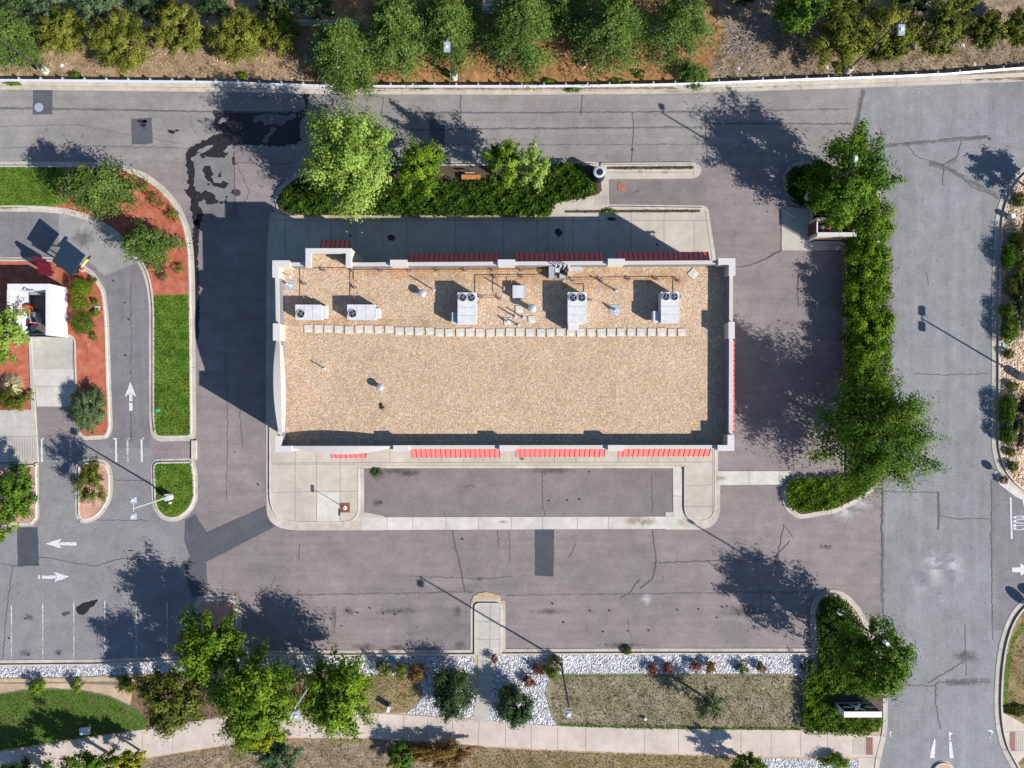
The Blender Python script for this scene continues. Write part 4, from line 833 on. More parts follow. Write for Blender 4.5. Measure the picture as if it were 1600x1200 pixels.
tree('round_shrub', 'large dark green shrub left of the footpath link', 'shrub', 708, 1082, 34, 46, 2.6, F_DARK, leaf=.16, rough=.07, clump=.17, low=-.9, group='clipped shrubs beside the footpath link', mx=1.1)
tree('round_shrub', 'round dark green shrub right of the footpath link', 'shrub', 806, 1104, 33, 34, 2.5, F_DARK, leaf=.16, rough=.07, clump=.17, low=-.9, group='clipped shrubs beside the footpath link', mx=1.1)
tree('small_tree', 'sparse young tree standing in the dry lawn', 'tree', 1106, 1102, 26, 25, 3.4, F_DARK, leaf=.15, rough=.3, radial=.25, mx=.45, bark=M_BARKG)
for x, y, r_, lb in [(599, 1046, 14, 'leftmost brownish shrub above the round brown lawn'), (626, 1047, 13, 'middle green-brown shrub above the round brown lawn'), (651, 1052, 15, 'rightmost purplish shrub above the round brown lawn')]:
    bush('small_bush', lb, 'bush', x, y, r_, r_*1.05, 1.4, F_RUST if x > 640 else F_OLIVE, leaf=.12, z0=.1, group='shrubs above the brown lawn')
# --- south west trees
tree('ash_tree', 'green tree growing in the narrow parking island', 'tree', 325, 1010, 53, 60, 6.0, F_MID, zc=4.0, leaf=.25, rough=.2, radial=.18, group='trees along the south verge')
tree('ash_tree', 'olive green tree overhanging the footpath beside the green lawn', 'tree', 266, 1096, 50, 54, 5.6, F_OLIVE, zc=4.0, leaf=.24, rough=.2, radial=.18, group='trees along the south verge')
tree('ash_tree', 'large tree with green crown left of the lamp arm', 'tree', 400, 1092, 68, 74, 7.4, F_MID, zc=4.3, leaf=.26, rough=.2, radial=.17, group='trees along the south verge')
tree('ash_tree', 'tree turning yellow at the footpath below the largest green crown', 'tree', 402, 1140, 40, 38, 5.2, F_YEL2, zc=3.4, leaf=.24, rough=.2, group='trees along the south verge')
tree('ash_tree', 'green tree right of the lamp arm overhanging the footpath', 'tree', 524, 1090, 60, 66, 6.4, F_MID, zc=4.0, leaf=.26, rough=.2, radial=.18, group='trees along the south verge')
tree('dark_shrub', 'blue-green shrub at the bottom edge below the yellowing tree', 'shrub', 432, 1186, 36, 26, 1.8, F_PINEB, leaf=.18, low=-.8)
tree('spreading_shrub', 'rusty autumn shrub at the bottom edge below the footpath', 'shrub', 690, 1178, 52, 22, 1.7, F_RUST, leaf=.15, low=-.8, rough=.15)
tree('spreading_shrub', 'dark green shrub at the bottom edge left of the rusty shrub', 'shrub', 626, 1184, 24, 26, 1.9, F_DEEP, leaf=.16, low=-.8)
tree('small_tree', 'yellow and green young tree at the bottom left below the footpath', 'tree', 200, 1190, 26, 20, 3.2, F_YEL2, leaf=.2, low=-.7)
tree('small_tree', 'dark leafy tree crossing the bottom edge at the far left', 'tree', 138, 1202, 44, 26, 4.6, F_DEEP, leaf=.22, low=-.7)
tree('small_tree', 'dark tree crossing the bottom left corner of the photo', 'tree', 40, 1232, 60, 40, 5.0, F_DEEP, leaf=.24, low=-.7)
bush('small_bush', 'round green bush at the left on the tan border of the lawn', 'bush', 60, 1071, 14, 13, 1.2, F_MID, leaf=.13, z0=.1, group='bushes on the lawn border')
bush('small_bush', 'smaller green bush second from the left on the lawn border', 'bush', 121, 1072, 10, 11, 1.1, F_MID, leaf=.13, z0=.1, group='bushes on the lawn border')
bush('small_bush', 'broad dark bush third from the left on the lawn border', 'bush', 200, 1068, 20, 14, 1.2, F_OLIVE, leaf=.14, z0=.1, group='bushes on the lawn border')
tree('small_tree', 'bright green shrub at the bottom edge right of the dry lawn', 'shrub', 1172, 1203, 34, 22, 3.2, F_MID, leaf=.2, low=-.7)
bush('small_bush', 'green shrub in the white gravel at the bottom edge near the ramp', 'bush', 1305, 1192, 24, 13, 1.0, F_MID, leaf=.15, z0=.1)
# --- west side
pine('mugo_pine', 'sprawling pine with bare twigs in the red mulch beside the lawn', 'pine', 155, 294, 48, 4.6, F_PINE, group='pines in the red mulch', needles=14000, nb=80, ry=36, zc=2.2, flat=.8, bare=.12)
pine('mugo_pine', 'smaller sprawling pine at the bend of the drive-through lane', 'pine', 232, 382, 34, 3.6, F_PINE, group='pines in the red mulch', needles=8000, nb=70, ry=30, zc=1.8, flat=.8, bare=.1)
for x, y, r_, h, lb, m_ in [(243, 312, 15, .9, 'open twiggy bush in the red mulch right of the larger pine', F_OLIVE), (270, 336, 11, .8, 'small round bush in the red mulch near the outer kerb', F_MID), (225, 292, 12, .8, 'twiggy bush in the red mulch near the top of the bend', F_OLIVE), (256, 432, 9, .8, 'small blue-green tuft in the mulch below the smaller pine', F_PINEB), (252, 420, 10, .8, 'dark red bush in the mulch below the smaller pine', F_RED), (279, 418, 9, .7, 'yellowish bush at the lower right of the smaller pine', F_YEL)]:
    bush('small_bush', lb, 'bush', x, y, r_, r_, h, m_, leaf=.11, group='bushes in the red mulch', n=int(40*r_), rough=.35)
for x, y, r_, lb, m_ in [(126, 450, 16, 'upper round green bush beside the white wall', F_MID), (124, 474, 13, 'middle round green bush beside the white wall', F_MID), (128, 505, 17, 'lowest and darkest round bush beside the white wall', F_DEEP)]:
    bush('clipped_bush', lb, 'bush', x, y, r_, r_, 1.3, m_, leaf=.10, group='round bushes beside the white wall', ball=True)
for x, y, r_, lb, m_ in [(148, 471, 6, 'tiny bush above the pale green valve lid', F_MID), (149, 489, 7, 'tiny bush below the pale green valve lid', F_MID), (146, 526, 7, 'tiny yellowish bush below the round bushes', F_YEL), (145, 438, 6, 'tiny dry plant near the lane kerb', F_OLIVE)]:
    bush('small_bush', lb, 'bush', x, y, r_, r_, .5, m_, leaf=.09, group='tiny bushes in the red mulch')
tree('juniper_shrub', 'spreading blue-green juniper at the lower end of the mulch bed', 'shrub', 138, 640, 28, 39, 1.5, foliage('needles_juniper', [(.06, .10, .04), (.12, .18, .075), (.21, .28, .13)]), leaf=.17, asp=.4, low=-.9, rough=.1, radial=.12, mx=1.5)
tree('leafy_tree', 'light green tree at the left edge below the white enclosure', 'tree', 4, 520, 38, 48, 5.0, F_LIGHT, zc=3.0, leaf=.24, low=-.7)
bush('small_bush', 'green shrub under the pale grass ring at the left edge', 'bush', 20, 622, 27, 20, 1.2, F_OLIVE, leaf=.15)
tuft('ornamental_grass', 'pale straw coloured grass clump at the left edge', 23, 603, 20, .9, F_STRAW, n=500)
tree('leafy_tree', 'dense green tree in the planter at the left edge', 'tree', 24, 770, 34, 46, 3.6, F_DEEP, leaf=.22, low=-.9, rough=.18)
tree('leafy_tree', 'lighter green branches at the left edge below the planter', 'tree', 2, 820, 20, 24, 3.0, F_MID, leaf=.22, low=-.7)
tree('small_tree', 'narrow olive tree in the small gravel island', 'tree', 143, 755, 22, 34, 3.4, F_OLIVE, leaf=.15, rough=.3, radial=.22, mx=.8, zc=1.9)
# --- east verge shrubs
for x, y, rx, ry, h, lb, m_ in [(1577, 400, 12, 20, 1.3, 'dark green oval bush highest beside the side road kerb', F_DEEP), (1586, 374, 9, 9, 1.0, 'small olive bush just above the dark oval bush', F_MID), (1598, 400, 14, 60, 1.4, 'tall olive shrub row at the right edge near the top', F_OLIVE), (1582, 440, 7, 11, .9, 'small yellow bush below the dark oval bush', F_YEL), (1580, 453, 8, 9, .9, 'yellow-orange bush second below the dark oval bush', F_YEL), (1574, 485, 11, 13, 1.2, 'upper one of two touching dark green bushes', F_DEEP), (1577, 517, 12, 20, 1.3, 'lower one of two touching dark green bushes', F_DEEP), (1577, 553, 7, 7, .7, 'tiny olive bush below the pair of dark bushes', F_OLIVE), (1598, 470, 12, 60, 1.4, 'dark green shrub mass at the right edge', F_DARK), (1583, 603, 8, 7, .7, 'small yellow-green bush below the white lamp base', F_YEL), (1574, 640, 12, 26, 1.3, 'long dark green bush beside the kerb', F_DEEP), (1574, 680, 11, 15, 1.2, 'short dark green bush beside the kerb bend', F_DEEP), (1579, 707, 7, 6, .6, 'tiny bright yellow-green bush near the kerb bend', F_YEL), (1583, 729, 7, 8, .7, 'small round olive bush near the kerb bend', F_OLIVE), (1600, 660, 14, 55, 1.5, 'dark shrub mass at the right edge beside the kerb bend', F_DARK), (1569, 750, 6, 6, .5, 'rusty tuft growing on the kerb bend', F_RUST), (1594, 312, 9, 12, .9, 'dark bush at the right edge near the top bend', F_OLIVE), (1590, 1110, 16, 10, .4, 'weedy green patch in the dry lawn by the corner footpath', F_OLIVE)]:
    bush('verge_bush', lb, 'bush', x, y, rx, ry, h, m_, leaf=.12, z0=.11, group='bushes beside the side road', ball=(max(rx, ry) < 30), n=int(rx*ry*14))
tree('small_tree', 'tree just beyond the right edge near the top bend', 'tree', 1640, 285, 34, 34, 3.6, F_DEEP, leaf=.22, low=-.7)

# ------------------------------------------------------------------ central building
ZP = 5.95; ZR = 5.0
bl = thing('commercial_building', 'large flat-roofed beige building with gravel roof and red awnings in the centre', 'building', (0, 0, .13))
def q3(p, z): return W(p[0], p[1], z)
OUT = [(430.5, 410.5), (478, 411), (478, 388.5), (549, 388.5), (549, 411), (1144.5, 407.5), (1143.5, 700.5), (435.5, 701)]
outw = ccw(PW(OUT, ZP)); inw = inset(outw, .24); fl = inset(outw, .29)
b = MB(); b.ring(outw, inw, .1, ZP); b.build('wall', M_STUCCO, bl)
b = MB(); b.ring(inset(outw, -.03), inset(outw, .265), ZP+.002, ZP+.06); b.build('parapet_cap', M_CAP, bl)
b = MB(); b.ring(inset(outw, .243), fl, ZR-.2, ZP-.12); b.build('parapet_flashing', M_FLASH, bl)
b = MB(); b.flat(inset(outw, .25), ZR); b.build('gravel_roof', M_ROOFG, bl)
def pier(poly, z=6.28, name='pier'):
    p = ccw(PW(poly, z)); b = MB(); b.prism(p, .12, z-.05); o = b.build(name, M_STUCCO, bl)
    b = MB(); b.prism(inset(p, -.03), z-.048, z); b.build('cap', M_CAPW, o)
def Lp(x0, y0, x1, y1, x2, y2): return None
ZC = 6.28
for p in [[(426, 407.5), (452, 407.5), (452, 416.5), (435, 416.5), (435, 433), (426, 433)], [(427, 506), (437.3, 506), (437.3, 531.5), (427, 531.5)], [(430.5, 681.5), (438.5, 681.5), (438.5, 697.5), (455, 697.5), (455, 706), (430.5, 706)],
          [(610, 406.5), (636, 406.5), (636, 415.5), (610, 415.5)], [(778.5, 406), (804.5, 406), (804.5, 415), (778.5, 415)], [(950.5, 404.8), (976, 404.8), (976, 413.5), (950.5, 413.5)],
          [(1123, 404), (1148.5, 404), (1148.5, 430), (1139.5, 430), (1139.5, 413), (1123, 413)], [(1139, 503.5), (1147.5, 503.5), (1147.5, 528.5), (1139, 528.5)], [(1137.5, 680), (1146.8, 680), (1146.8, 704), (1122, 704), (1122, 696), (1137.5, 696)],
          [(615, 696.5), (638, 696.5), (638, 705), (615, 705)], [(781, 696.3), (805, 696.3), (805, 704.5), (781, 704.5)], [(950.5, 696), (974, 696), (974, 704), (950.5, 704)]]:
    pier(p)
# corner tower parapet a little higher
tp = ccw(PW([(478, 388.5), (549, 388.5), (549, 418), (541, 418), (541, 395.5), (486, 395.5), (486, 418), (478, 418)], 6.35))
b = MB(); b.prism(tp, ZP+.065, 6.35); b.build('tower_parapet', M_STUCCO, bl)
b = MB(); b.prism(inset(tp, -.02), 6.352, 6.40); b.build('tower_cap', M_CAPW, bl)
# curved eyebrow parapets, west and south
def eyebrow(p0, p1, out_px, inpx, z, rise, axis):
    b = MB(); n = 24; V = []; F = []
    for k in range(n+1):
        t = k/n; s = 4*t*(1-t); x = p0[0]+(p1[0]-p0[0])*t; y = p0[1]+(p1[1]-p0[1])*t
        o = out_px*s; zz = z+rise*s
        a = (x-o, y) if axis == 'x' else (x, y+o); c_ = (x+inpx, y) if axis == 'x' else (x, y-inpx)
        A = W(*a, zz); B = W(*c_, zz); V += [(A.x, A.y, zz-.02), (B.x, B.y, zz+.02), (B.x, B.y, z-.6), (A.x, A.y, zz-.75)]
    for k in range(n):
        i = 4*k; j = i+4
        F += [(i, i+1, j+1, j), (i+1, i+2, j+2, j+1), (i+3, i, j, j+3), (i+2, i+3, j+3, j+2)]
    b.add(V, F); b.build('curved_parapet', M_CAP, bl)
eyebrow((431.5, 532), (435.5, 676), 6.5, 5.5, ZP+.07, .55, 'x')
eyebrow((456, 699), (614, 699), 11, 2.0, ZP+.07, .35, 'y')
# awnings: outer edge at 2.95 m, head at 3.9 m on the wall
wy_n = outw and max(p[1] for p in PW([(600, 409.5)], ZP)); wy_s = min(p[1] for p in PW([(600, 701)], ZP)); wx_e = max(p[0] for p in PW([(1144, 500)], ZP))
def awning(p0, p1, wallv, side, ribs, z0=2.95, z1=3.85):
    """p0,p1: photo pixels of the outer lower edge"""
    A = W(p0[0], p0[1], z0); B = W(p1[0], p1[1], z0)
    if side in 'ns': C_ = Vector((B.x, wallv, z1)); D = Vector((A.x, wallv, z1))
    else: C_ = Vector((wallv, B.y, z1)); D = Vector((wallv, A.y, z1))
    n = (B-A).cross(D-A).normalized(); n = n if n.z > 0 else -n; th = n*-.05
    b = MB(); b.add([A, B, C_, D, A+th, B+th, C_+th, D+th, (A.x, A.y, z0-.2), (B.x, B.y, z0-.2)], [(0, 1, 2, 3), (4, 7, 6, 5), (0, 4, 5, 1), (1, 5, 6, 2), (3, 2, 6, 7), (0, 3, 7, 4), (0, 1, 9, 8)])
    o = b.build('awning', M_RED, bl); b = MB()
    for k in range(ribs+1):
        t = k/ribs; a = A.lerp(B, t)+n*.02; c_ = D.lerp(C_, t)+n*.02; b.tube(a, c_, .028, .028, 4)
    b.build('standing_seam', M_REDD, o); 
    b = MB()
    for t in (0.02, .5, .98):
        a = A.lerp(B, t); c_ = D.lerp(C_, t); b.tube(a+Vector((0, 0, -.06)), Vector((c_.x, c_.y, z0-.5)), .03, .03, 5)
    b.build('awning_bracket', M_BLACK, o)
awning((640, 396), (780, 395.5), wy_n, 'n', 18); awning((804, 395.2), (944, 394.8), wy_n-.0, 'n', 18); awning((965, 394.2), (1106, 393.3), wy_n, 'n', 18)
awning((503, 375), (547, 375), PW([(500, 388.5)], ZP)[0][1], 'n', 6)
awning((644, 715), (781, 715), wy_s, 's', 18); awning((805, 714), (944, 713.6), wy_s, 's', 18); awning((965, 713.5), (1107, 713), wy_s, 's', 18); awning((518, 716), (572, 715.5), wy_s, 's', 7)
awning((1147.2, 532), (1147.2, 674), wx_e, 'e', 18)
# shopfront glazing and doors under the awnings
def glaz(x0, x1, y, s, n, name='window'):
    for k in range(n):
        a = x0+(x1-x0)*k/n+.08; c_ = x0+(x1-x0)*(k+1)/n-.08
        b = MB(); b.box(a, y, .5 if name == 'window' else .14, c_, y+s*.05, 2.75); o = b.build(name, M_BLACK, bl)
        b = MB(); b.box(a+.06, y+s*.052, .58, c_-.06, y+s*.07, 2.68); b.build('pane', M_GLASS, o)
for a0, a1 in ((644, 781), (805, 944), (965, 1107)):
    X0 = W(a0, 700, 3).x+.3; X1 = W(a1, 700, 3).x-.3; glaz(X0, X1, wy_s, -1, 5); glaz(X0, X1, wy_n, 1, 3)
glaz(W(518, 700, 3).x, W(572, 700, 3).x, wy_s, -1, 2, 'door'); glaz(W(505, 700, 3).x+.2, W(546, 700, 3).x-.2, PW([(500, 388.5)], ZP)[0][1], 1, 1, 'door')

def rstain(poly, m, z, seed): 
    b = MB(); b.flat(ccw([tuple(q.to_2d()) for q in [W(x, y, ZR) for x, y in jag(smooth_px(poly, True, 4), 1.5, 5, seed, True)]]), z); o = b.build('gravel_stain', m, bl); return o
M_RSTAIN = blotch('roof_dust', (.34, .26, .19), .7, .50, .74, .28); M_RORANGE = blotch('roof_rust_run', (.45, .26, .11), 1.2, .42, .66, .5)
rstain([(445, 530), (700, 525), (1100, 530), (1100, 680), (760, 640), (450, 688)], M_RSTAIN, ZR+.012, 1); rstain([(590, 420), (1050, 418), (1060, 445), (900, 452), (700, 440), (600, 436)], M_RORANGE, ZR+.016, 2)
rstain([(455, 495), (600, 497), (720, 505), (700, 512), (470, 511)], M_RORANGE, ZR+.02, 3)

# ------------------------------------------------------------------ roof equipment
def R(px, py, z=ZR): return W(px, py, z)
def rtu(label, x0, y0, x1, y1, h, fans, side=None, tail=None, group='rooftop air conditioners'):
    z = ZR+h; A = R(x0, y0, z); B = R(x1, y1, z); c = (A+B)/2
    t = thing('rooftop_unit', label, 'air conditioner', (c.x, c.y, ZR), group)
    b = MB(); b.box(A.x, A.y, ZR+.22, B.x, B.y, z); b.box(A.x-.02, A.y+.02, z, B.x+.02, B.y-.02, z+.03)
    o = b.build('casing', M_HVAC, t)
    b = MB(); b.box(A.x+.08, A.y-.08, ZR-.01, B.x-.08, B.y+.08, ZR+.22); b.build('curb', M_FLASH, t)
    b = MB()
    for k in range(7):
        zz = ZR+.4+k*.09; b.box(A.x+.1, B.y-.012, zz, B.x-.1, B.y-.001, zz+.04)
    b.build('louvre', M_HVAC2, t)
    b = MB(); w_, d_ = B.x-A.x, A.y-B.y
    for q in (.34, .67):
        if w_ > d_: b.box(A.x+w_*q-.012, B.y+.03, z+.031, A.x+w_*q+.012, A.y-.03, z+.036)
        else: b.box(A.x+.03, B.y+d_*q*.8-.012, z+.031, B.x-.03, B.y+d_*q*.8+.012, z+.036)
    b.box(A.x-.015, B.y+.08, z-.12, A.x-.002, A.y-.1, z-.10)
    for q in range(4): b.box(A.x+.12+q*.07, B.y+.10, z+.031, A.x+.15+q*.07, B.y+.13, z+.038)
    b.build('panel_seams', M_SEAMG, t)
    for fx, fy, fr in fans:
        p = R(fx, fy, z+.05); fr = fr/PXM*.9
        b = MB(); b.lathe((p.x, p.y, z+.031), [(fr+.05, 0), (fr+.05, .06), (fr, .06), (fr, .0)], 24); f = b.build('fan', M_HVAC2, t)
        b = MB(); b.lathe((p.x, p.y, z+.032), [(fr*.99, 0), (fr*.99, .012)], 24); b.build('fan_opening', M_BLACK, f)
        b = MB(); b.lathe((p.x, p.y, z+.046), [(fr*.28, 0), (fr*.22, .03)], 14)
        for k in range(4):
            a = k*1.57+.6+fx; u = Vector((math.cos(a), math.sin(a), 0)); v = Vector((-u.y, u.x, 0)); P0 = Vector((p.x, p.y, z+.05))
            b.add([P0+u*fr*.2-v*fr*.07, P0+u*fr*.82-v*fr*.22, P0+u*fr*.85+v*fr*.2+Vector((0, 0, .025)), P0+u*fr*.2+v*fr*.08+Vector((0, 0, .02))], [(0, 1, 2, 3)])
        b.build('blades', M_HUB, f)
    if side:
        a, c_ = R(side[0], side[1], z-.25), R(side[2], side[3], z-.25); b = MB(); b.box(a.x, a.y, ZR+.3, c_.x, c_.y, z-.25); b.build('intake_hood', M_HVAC2 if side[4] else M_HVAC, t)
    if tail:
        a, c_ = R(tail[0], tail[1], z-.12), R(tail[2], tail[3], z-.12); b = MB(); b.box(a.x, a.y, ZR+.25, c_.x, c_.y, z-.12); b.build('duct_hood', M_HVAC, t)
rtu('leftmost rooftop air conditioner with one fan', 462, 476.5, 502, 499, 1.0, [(470, 490.5, 6)], tail=(502.4, 478, 510, 497))
rtu('second rooftop air conditioner from the left with one fan', 543, 476.3, 586, 499, 1.0, [(551, 490, 6)], tail=(587, 482, 593.5, 497))
rtu('third rooftop air conditioner, two fans and a side box, left of the white hatch', 715.5, 457.5, 744.5, 506, 1.35, [(723, 465, 5.6), (736.5, 465, 5.6)], side=(706, 488, 715, 505, 1))
rtu('fourth rooftop air conditioner with two fans, its duct reaching the stepping slabs', 887.5, 457, 916.5, 505, 1.35, [(895.5, 465, 5.8), (909, 465, 5.8)], tail=(888, 505.5, 905, 515))
rtu('rightmost rooftop air conditioner with two fans and a side box', 1033, 456.5, 1061, 504, 1.35, [(1040.5, 463.5, 5.6), (1053.5, 463.5, 5.6)], side=(1021, 486, 1031, 503, 0))
# slabs to walk on
pb = MB(); pb.box(-.33, -.33, 0, .33, .33, .05); pv = None
for k in range(38):
    x = 481.5+k*15.78; y = 514 if k < 4 else (515 if k < 9 else (517.5 if k < 13 else 519.5))
    p = R(x+rnd.uniform(-.8, .8), y+rnd.uniform(-.7, .7), ZR+.05)
    if pv is None: pv = pb.build('stepping_slab', M_PAVER); o = pv
    else: o = pv.copy(); COL.objects.link(o)
    o.location = (p.x, p.y, ZR+.012); o.rotation_euler = (0, 0, rnd.uniform(-.07, .07)); sc_ = rnd.uniform(.9, 1.0); o.scale = (sc_, sc_, 1)
    tagit(o, 'square pale concrete slab in the walkway row across the gravel roof', 'paving slab', 'stepping slabs across the roof')
for x, y, lb in [(811, 483, 'loose square slab left of the dome vent near the white hatch'), (831, 499, 'loose square slab between the dome vent and the walkway row'), (793, 502, 'loose slab carrying a thin bent pipe')]:
    o = pv.copy(); COL.objects.link(o); p = R(x, y, ZR+.05); o.location = (p.x, p.y, ZR+.012); o.rotation_euler = (0, 0, .03); o.scale = (.85, .85, 1); tagit(o, lb, 'paving slab', 'loose slabs on the roof')
def dome(label, x, y, r, h, lean=0):
    p = R(x, y, ZR+h); rr = r/PXM*.9; t = thing('dome_vent', label, 'roof vent', (p.x, p.y, ZR), 'round metal vents on the roof')
    b = MB(); b.lathe((p.x, p.y, ZR), [(rr*.75, 0), (rr*.7, .1), (rr*.62, .12), (rr*.62, h-.15)], 16); b.build('stack', M_GALV, t, smooth=False)
    b = MB(); b.lathe((p.x, p.y, ZR), [(rr*.8, h-.25), (rr, h-.2), (rr, h-.08), (rr*.7, h-.01), (rr*.3, h+.03)], 20); b.build('cap', M_GALV, t, smooth=True)
dome('shiny round vent left of the third air conditioner', 659, 458, 6.3, .7); dome('tall shiny round vent below the white hatch', 831.5, 481, 6.8, 1.1); dome('shiny round vent alone on the left half of the open gravel', 593, 605.5, 5.6, .7)
def vpipe(label, x, y, h, r=.05, base=None, bend=None):
    p = R(x, y); b = MB(); b.lathe((p.x, p.y, ZR), [(.16, 0), (.15, .03), (r*1.2, .16), (r, .17), (r, h)], 10)
    if base: b.box(p.x-base, p.y-base, ZR+.005, p.x+base, p.y+base, ZR+.03)
    if bend: b.tube((p.x, p.y, ZR+h-.03), (p.x+bend[0], p.y+bend[1], ZR+h-.2), r, r, 8)
    o = b.build('vent_pipe', M_GALV, None, (p.x, p.y, ZR)); tagit(o, label, 'vent pipe', 'thin vent pipes on the roof')
for a in [('thin vent pipe just right of the shiny round vent near the gas line', 678, 453, 1.4), ('left one of two thin pipes left of the tall round vent', 805, 495, 1.0), ('right one of two thin pipes left of the tall round vent', 818, 496, 1.0), ('thin pipe just above the walkway slabs left of the fourth air conditioner', 810, 508, .7),
          ('thin tall pipe right of the fourth air conditioner', 962, 454, 1.5), ('small pipe on the left part of the open gravel', 507, 576, .8), ('pipe with pale foot in the upper left corner of the roof', 453, 432, .8), ('thin pipe left of the white hatch', 788, 452, 1.2)]: vpipe(*a)
vpipe('pipe with square metal flashing right of the fourth air conditioner', 960.5, 484, .7, .08, base=.42, bend=(.25, -.3)); vpipe('pipe with metal flashing below the upper left corner of the roof', 453, 446, .6, .09, base=.4, bend=(-.15, .1)); vpipe('bent thin pipe on a loose slab above the walkway row', 793, 502, .6, .05, bend=(.2, -.25))
# white hatch
A = R(801, 446, ZR+.6); B = R(820, 465, ZR+.6); t = thing('roof_hatch', 'white louvred rooftop box between the third and fourth air conditioners', 'rooftop box', ((A.x+B.x)/2, (A.y+B.y)/2, ZR))
b = MB(); b.box(A.x, A.y, ZR+.1, B.x, B.y, ZR+.6); b.build('casing', M_HVAC, t)
b = MB()
for k in (1, 4, 17): b.box(A.x+.05+k*.05, A.y-.05, ZR+.601, A.x+.08+k*.05, B.y+.05, ZR+.612)
b.build('vent_slots', M_HVAC2, t); b = MB()
b.box(A.x-.05, A.y+.05, ZR-.01, B.x+.05, B.y-.05, ZR+.1); b.build('curb', M_FLASH, t)
# electrical service masts at the north parapet
t = thing('service_mast_rack', 'cluster of white service masts and cables at the rear parapet', 'service masts', R(873, 424))
for x in (869, 876, 883, 889):
    p = R(x, 413.5, ZR+1.7); b = MB(); b.tube((p.x, p.y, ZR+.2), (p.x, p.y, ZR+1.7), .05, .05, 8); b.tube((p.x, p.y, ZR+1.7), (p.x, p.y-.12, ZR+1.6), .06, .06, 6); b.build('mast', M_WHITE, t)
for x, y, w_, d_, h_, m_ in ((862, 425, .45, .9, .7, M_GALV), (871, 422, .35, .35, .5, M_HVAC2), (879, 431, .5, .35, .45, M_GALV), (884, 427, .3, .3, .6, M_BLACK), (868, 433, .25, .25, .4, M_FLASH), (877, 420, .6, .3, .35, M_FLASH)):
    p = R(x, y, ZR+h_); b = MB(); b.box(p.x-w_/2, p.y-d_/2, ZR+.1, p.x+w_/2, p.y+d_/2, ZR+h_); b.build('junction_box', m_, t)
b = MB()
for k in range(9):
    p = R(864+k*3, 416+rnd.uniform(0, 3)); q = R(864+rnd.uniform(0, 24), 436); b.path([(p.x, p.y, ZR+.3), ((p.x+q.x)/2+.1, (p.y+q.y)/2, ZR+.45), (q.x, q.y, ZR+.08)], .025, 5)
b.build('cables', M_BLACK, t)
p = R(901, 419.5, ZR+.3); b = MB(); b.box(p.x-.5, p.y-.14, ZR, p.x+.4, p.y+.14, ZR+.3); b.box(p.x-.66, p.y-.18, ZR, p.x-.5, p.y+.18, ZR+.33); tagit(b.build('electrical_box', M_HVAC2, None, (p.x, p.y, ZR)), 'flat grey box against the rear parapet beside the service masts', 'electrical box')
o = pv.copy(); COL.objects.link(o); p = R(1083, 428); o.location = (p.x, p.y, ZR+.01); o.rotation_euler = (0, 0, .8); o.scale = (1.05, 1.05, 1); tagit(o, 'diamond turned pale slab near the upper right corner of the roof', 'paving slab', 'loose slabs on the roof')
# gas pipes on little stands
def gas(label, runs, stands, zz=ZR+.28):
    c = R(*runs[0][0]); t = thing('gas_pipe', label, 'gas pipe', (c.x, c.y, ZR), 'rusty gas pipes on the roof')
    b = MB()
    for run in runs:
        pts = [R(x, y, zz) for x, y in run]; b.path(pts, .028, 6)
    for run in runs[1:]:
        e = R(*run[-1], zz); b.tube(e, (e.x, e.y, ZR), .028, .028, 6)
    b.build('pipe', M_RUST, t)
    for x, y in stands:
        p = R(x, y, zz); b = MB(); b.box(p.x-.16, p.y-.07, ZR+.005, p.x+.16, p.y+.07, ZR+.1); b.tube((p.x, p.y-.1, ZR+.1), (p.x, p.y-.1, zz+.18), .018, .018, 5); b.tube((p.x, p.y+.1, ZR+.1), (p.x, p.y+.1, zz+.18), .018, .018, 5); b.box(p.x-.05, p.y-.15, zz-.05, p.x+.05, p.y+.15, zz-.025); b.build('pipe_stand', M_FLASH, t)
gas('longest gas pipe along the rear parapet of the roof', [[(474, 422), (866, 421)], [(474, 422), (474, 477)], [(553, 422), (553, 477)]], [(x, 422) for x in (505, 550, 594, 639, 683, 727, 771, 815)]+[(475, 443), (554, 449)])
gas('second gas pipe running parallel below the longest one', [[(558, 424.5), (866, 423.5)], [(558, 424.5), (558, 440)]], [])
gas('gas pipe branch feeding the third air conditioner', [[(749, 432.5), (858, 432)], [(749, 432.5), (749, 474)], [(777, 432.5), (777, 458)], [(799, 436), (799, 446)], [(748, 464.5), (781, 465)]], [(774, 433), (816, 432), (752, 464), (781, 466)])
gas('gas pipe run from the service masts to the rightmost air conditioner', [[(872, 437), (1060, 435.5)], [(886, 416), (886, 447)], [(903, 447), (920, 447), (920, 466)], [(1060, 435.5), (1060, 470)]], [(897, 438), (940, 437), (984, 436), (1027, 435.5), (1062, 438), (923, 468), (1063, 463)])
for x, y in [(596, 636)]:
    p = R(x, y); b = MB()
    for k in range(12): a = rnd.uniform(0, 6.28); b.tube((p.x, p.y, ZR+.1), (p.x+math.cos(a)*.3, p.y+math.sin(a)*.3, ZR+rnd.uniform(0, .2)), .035, .02, 5)
    tagit(b.build('roof_debris', M_BLACK, None, (p.x, p.y, ZR)), 'small dark tangle lying on the open gravel below the single round vent', 'debris')

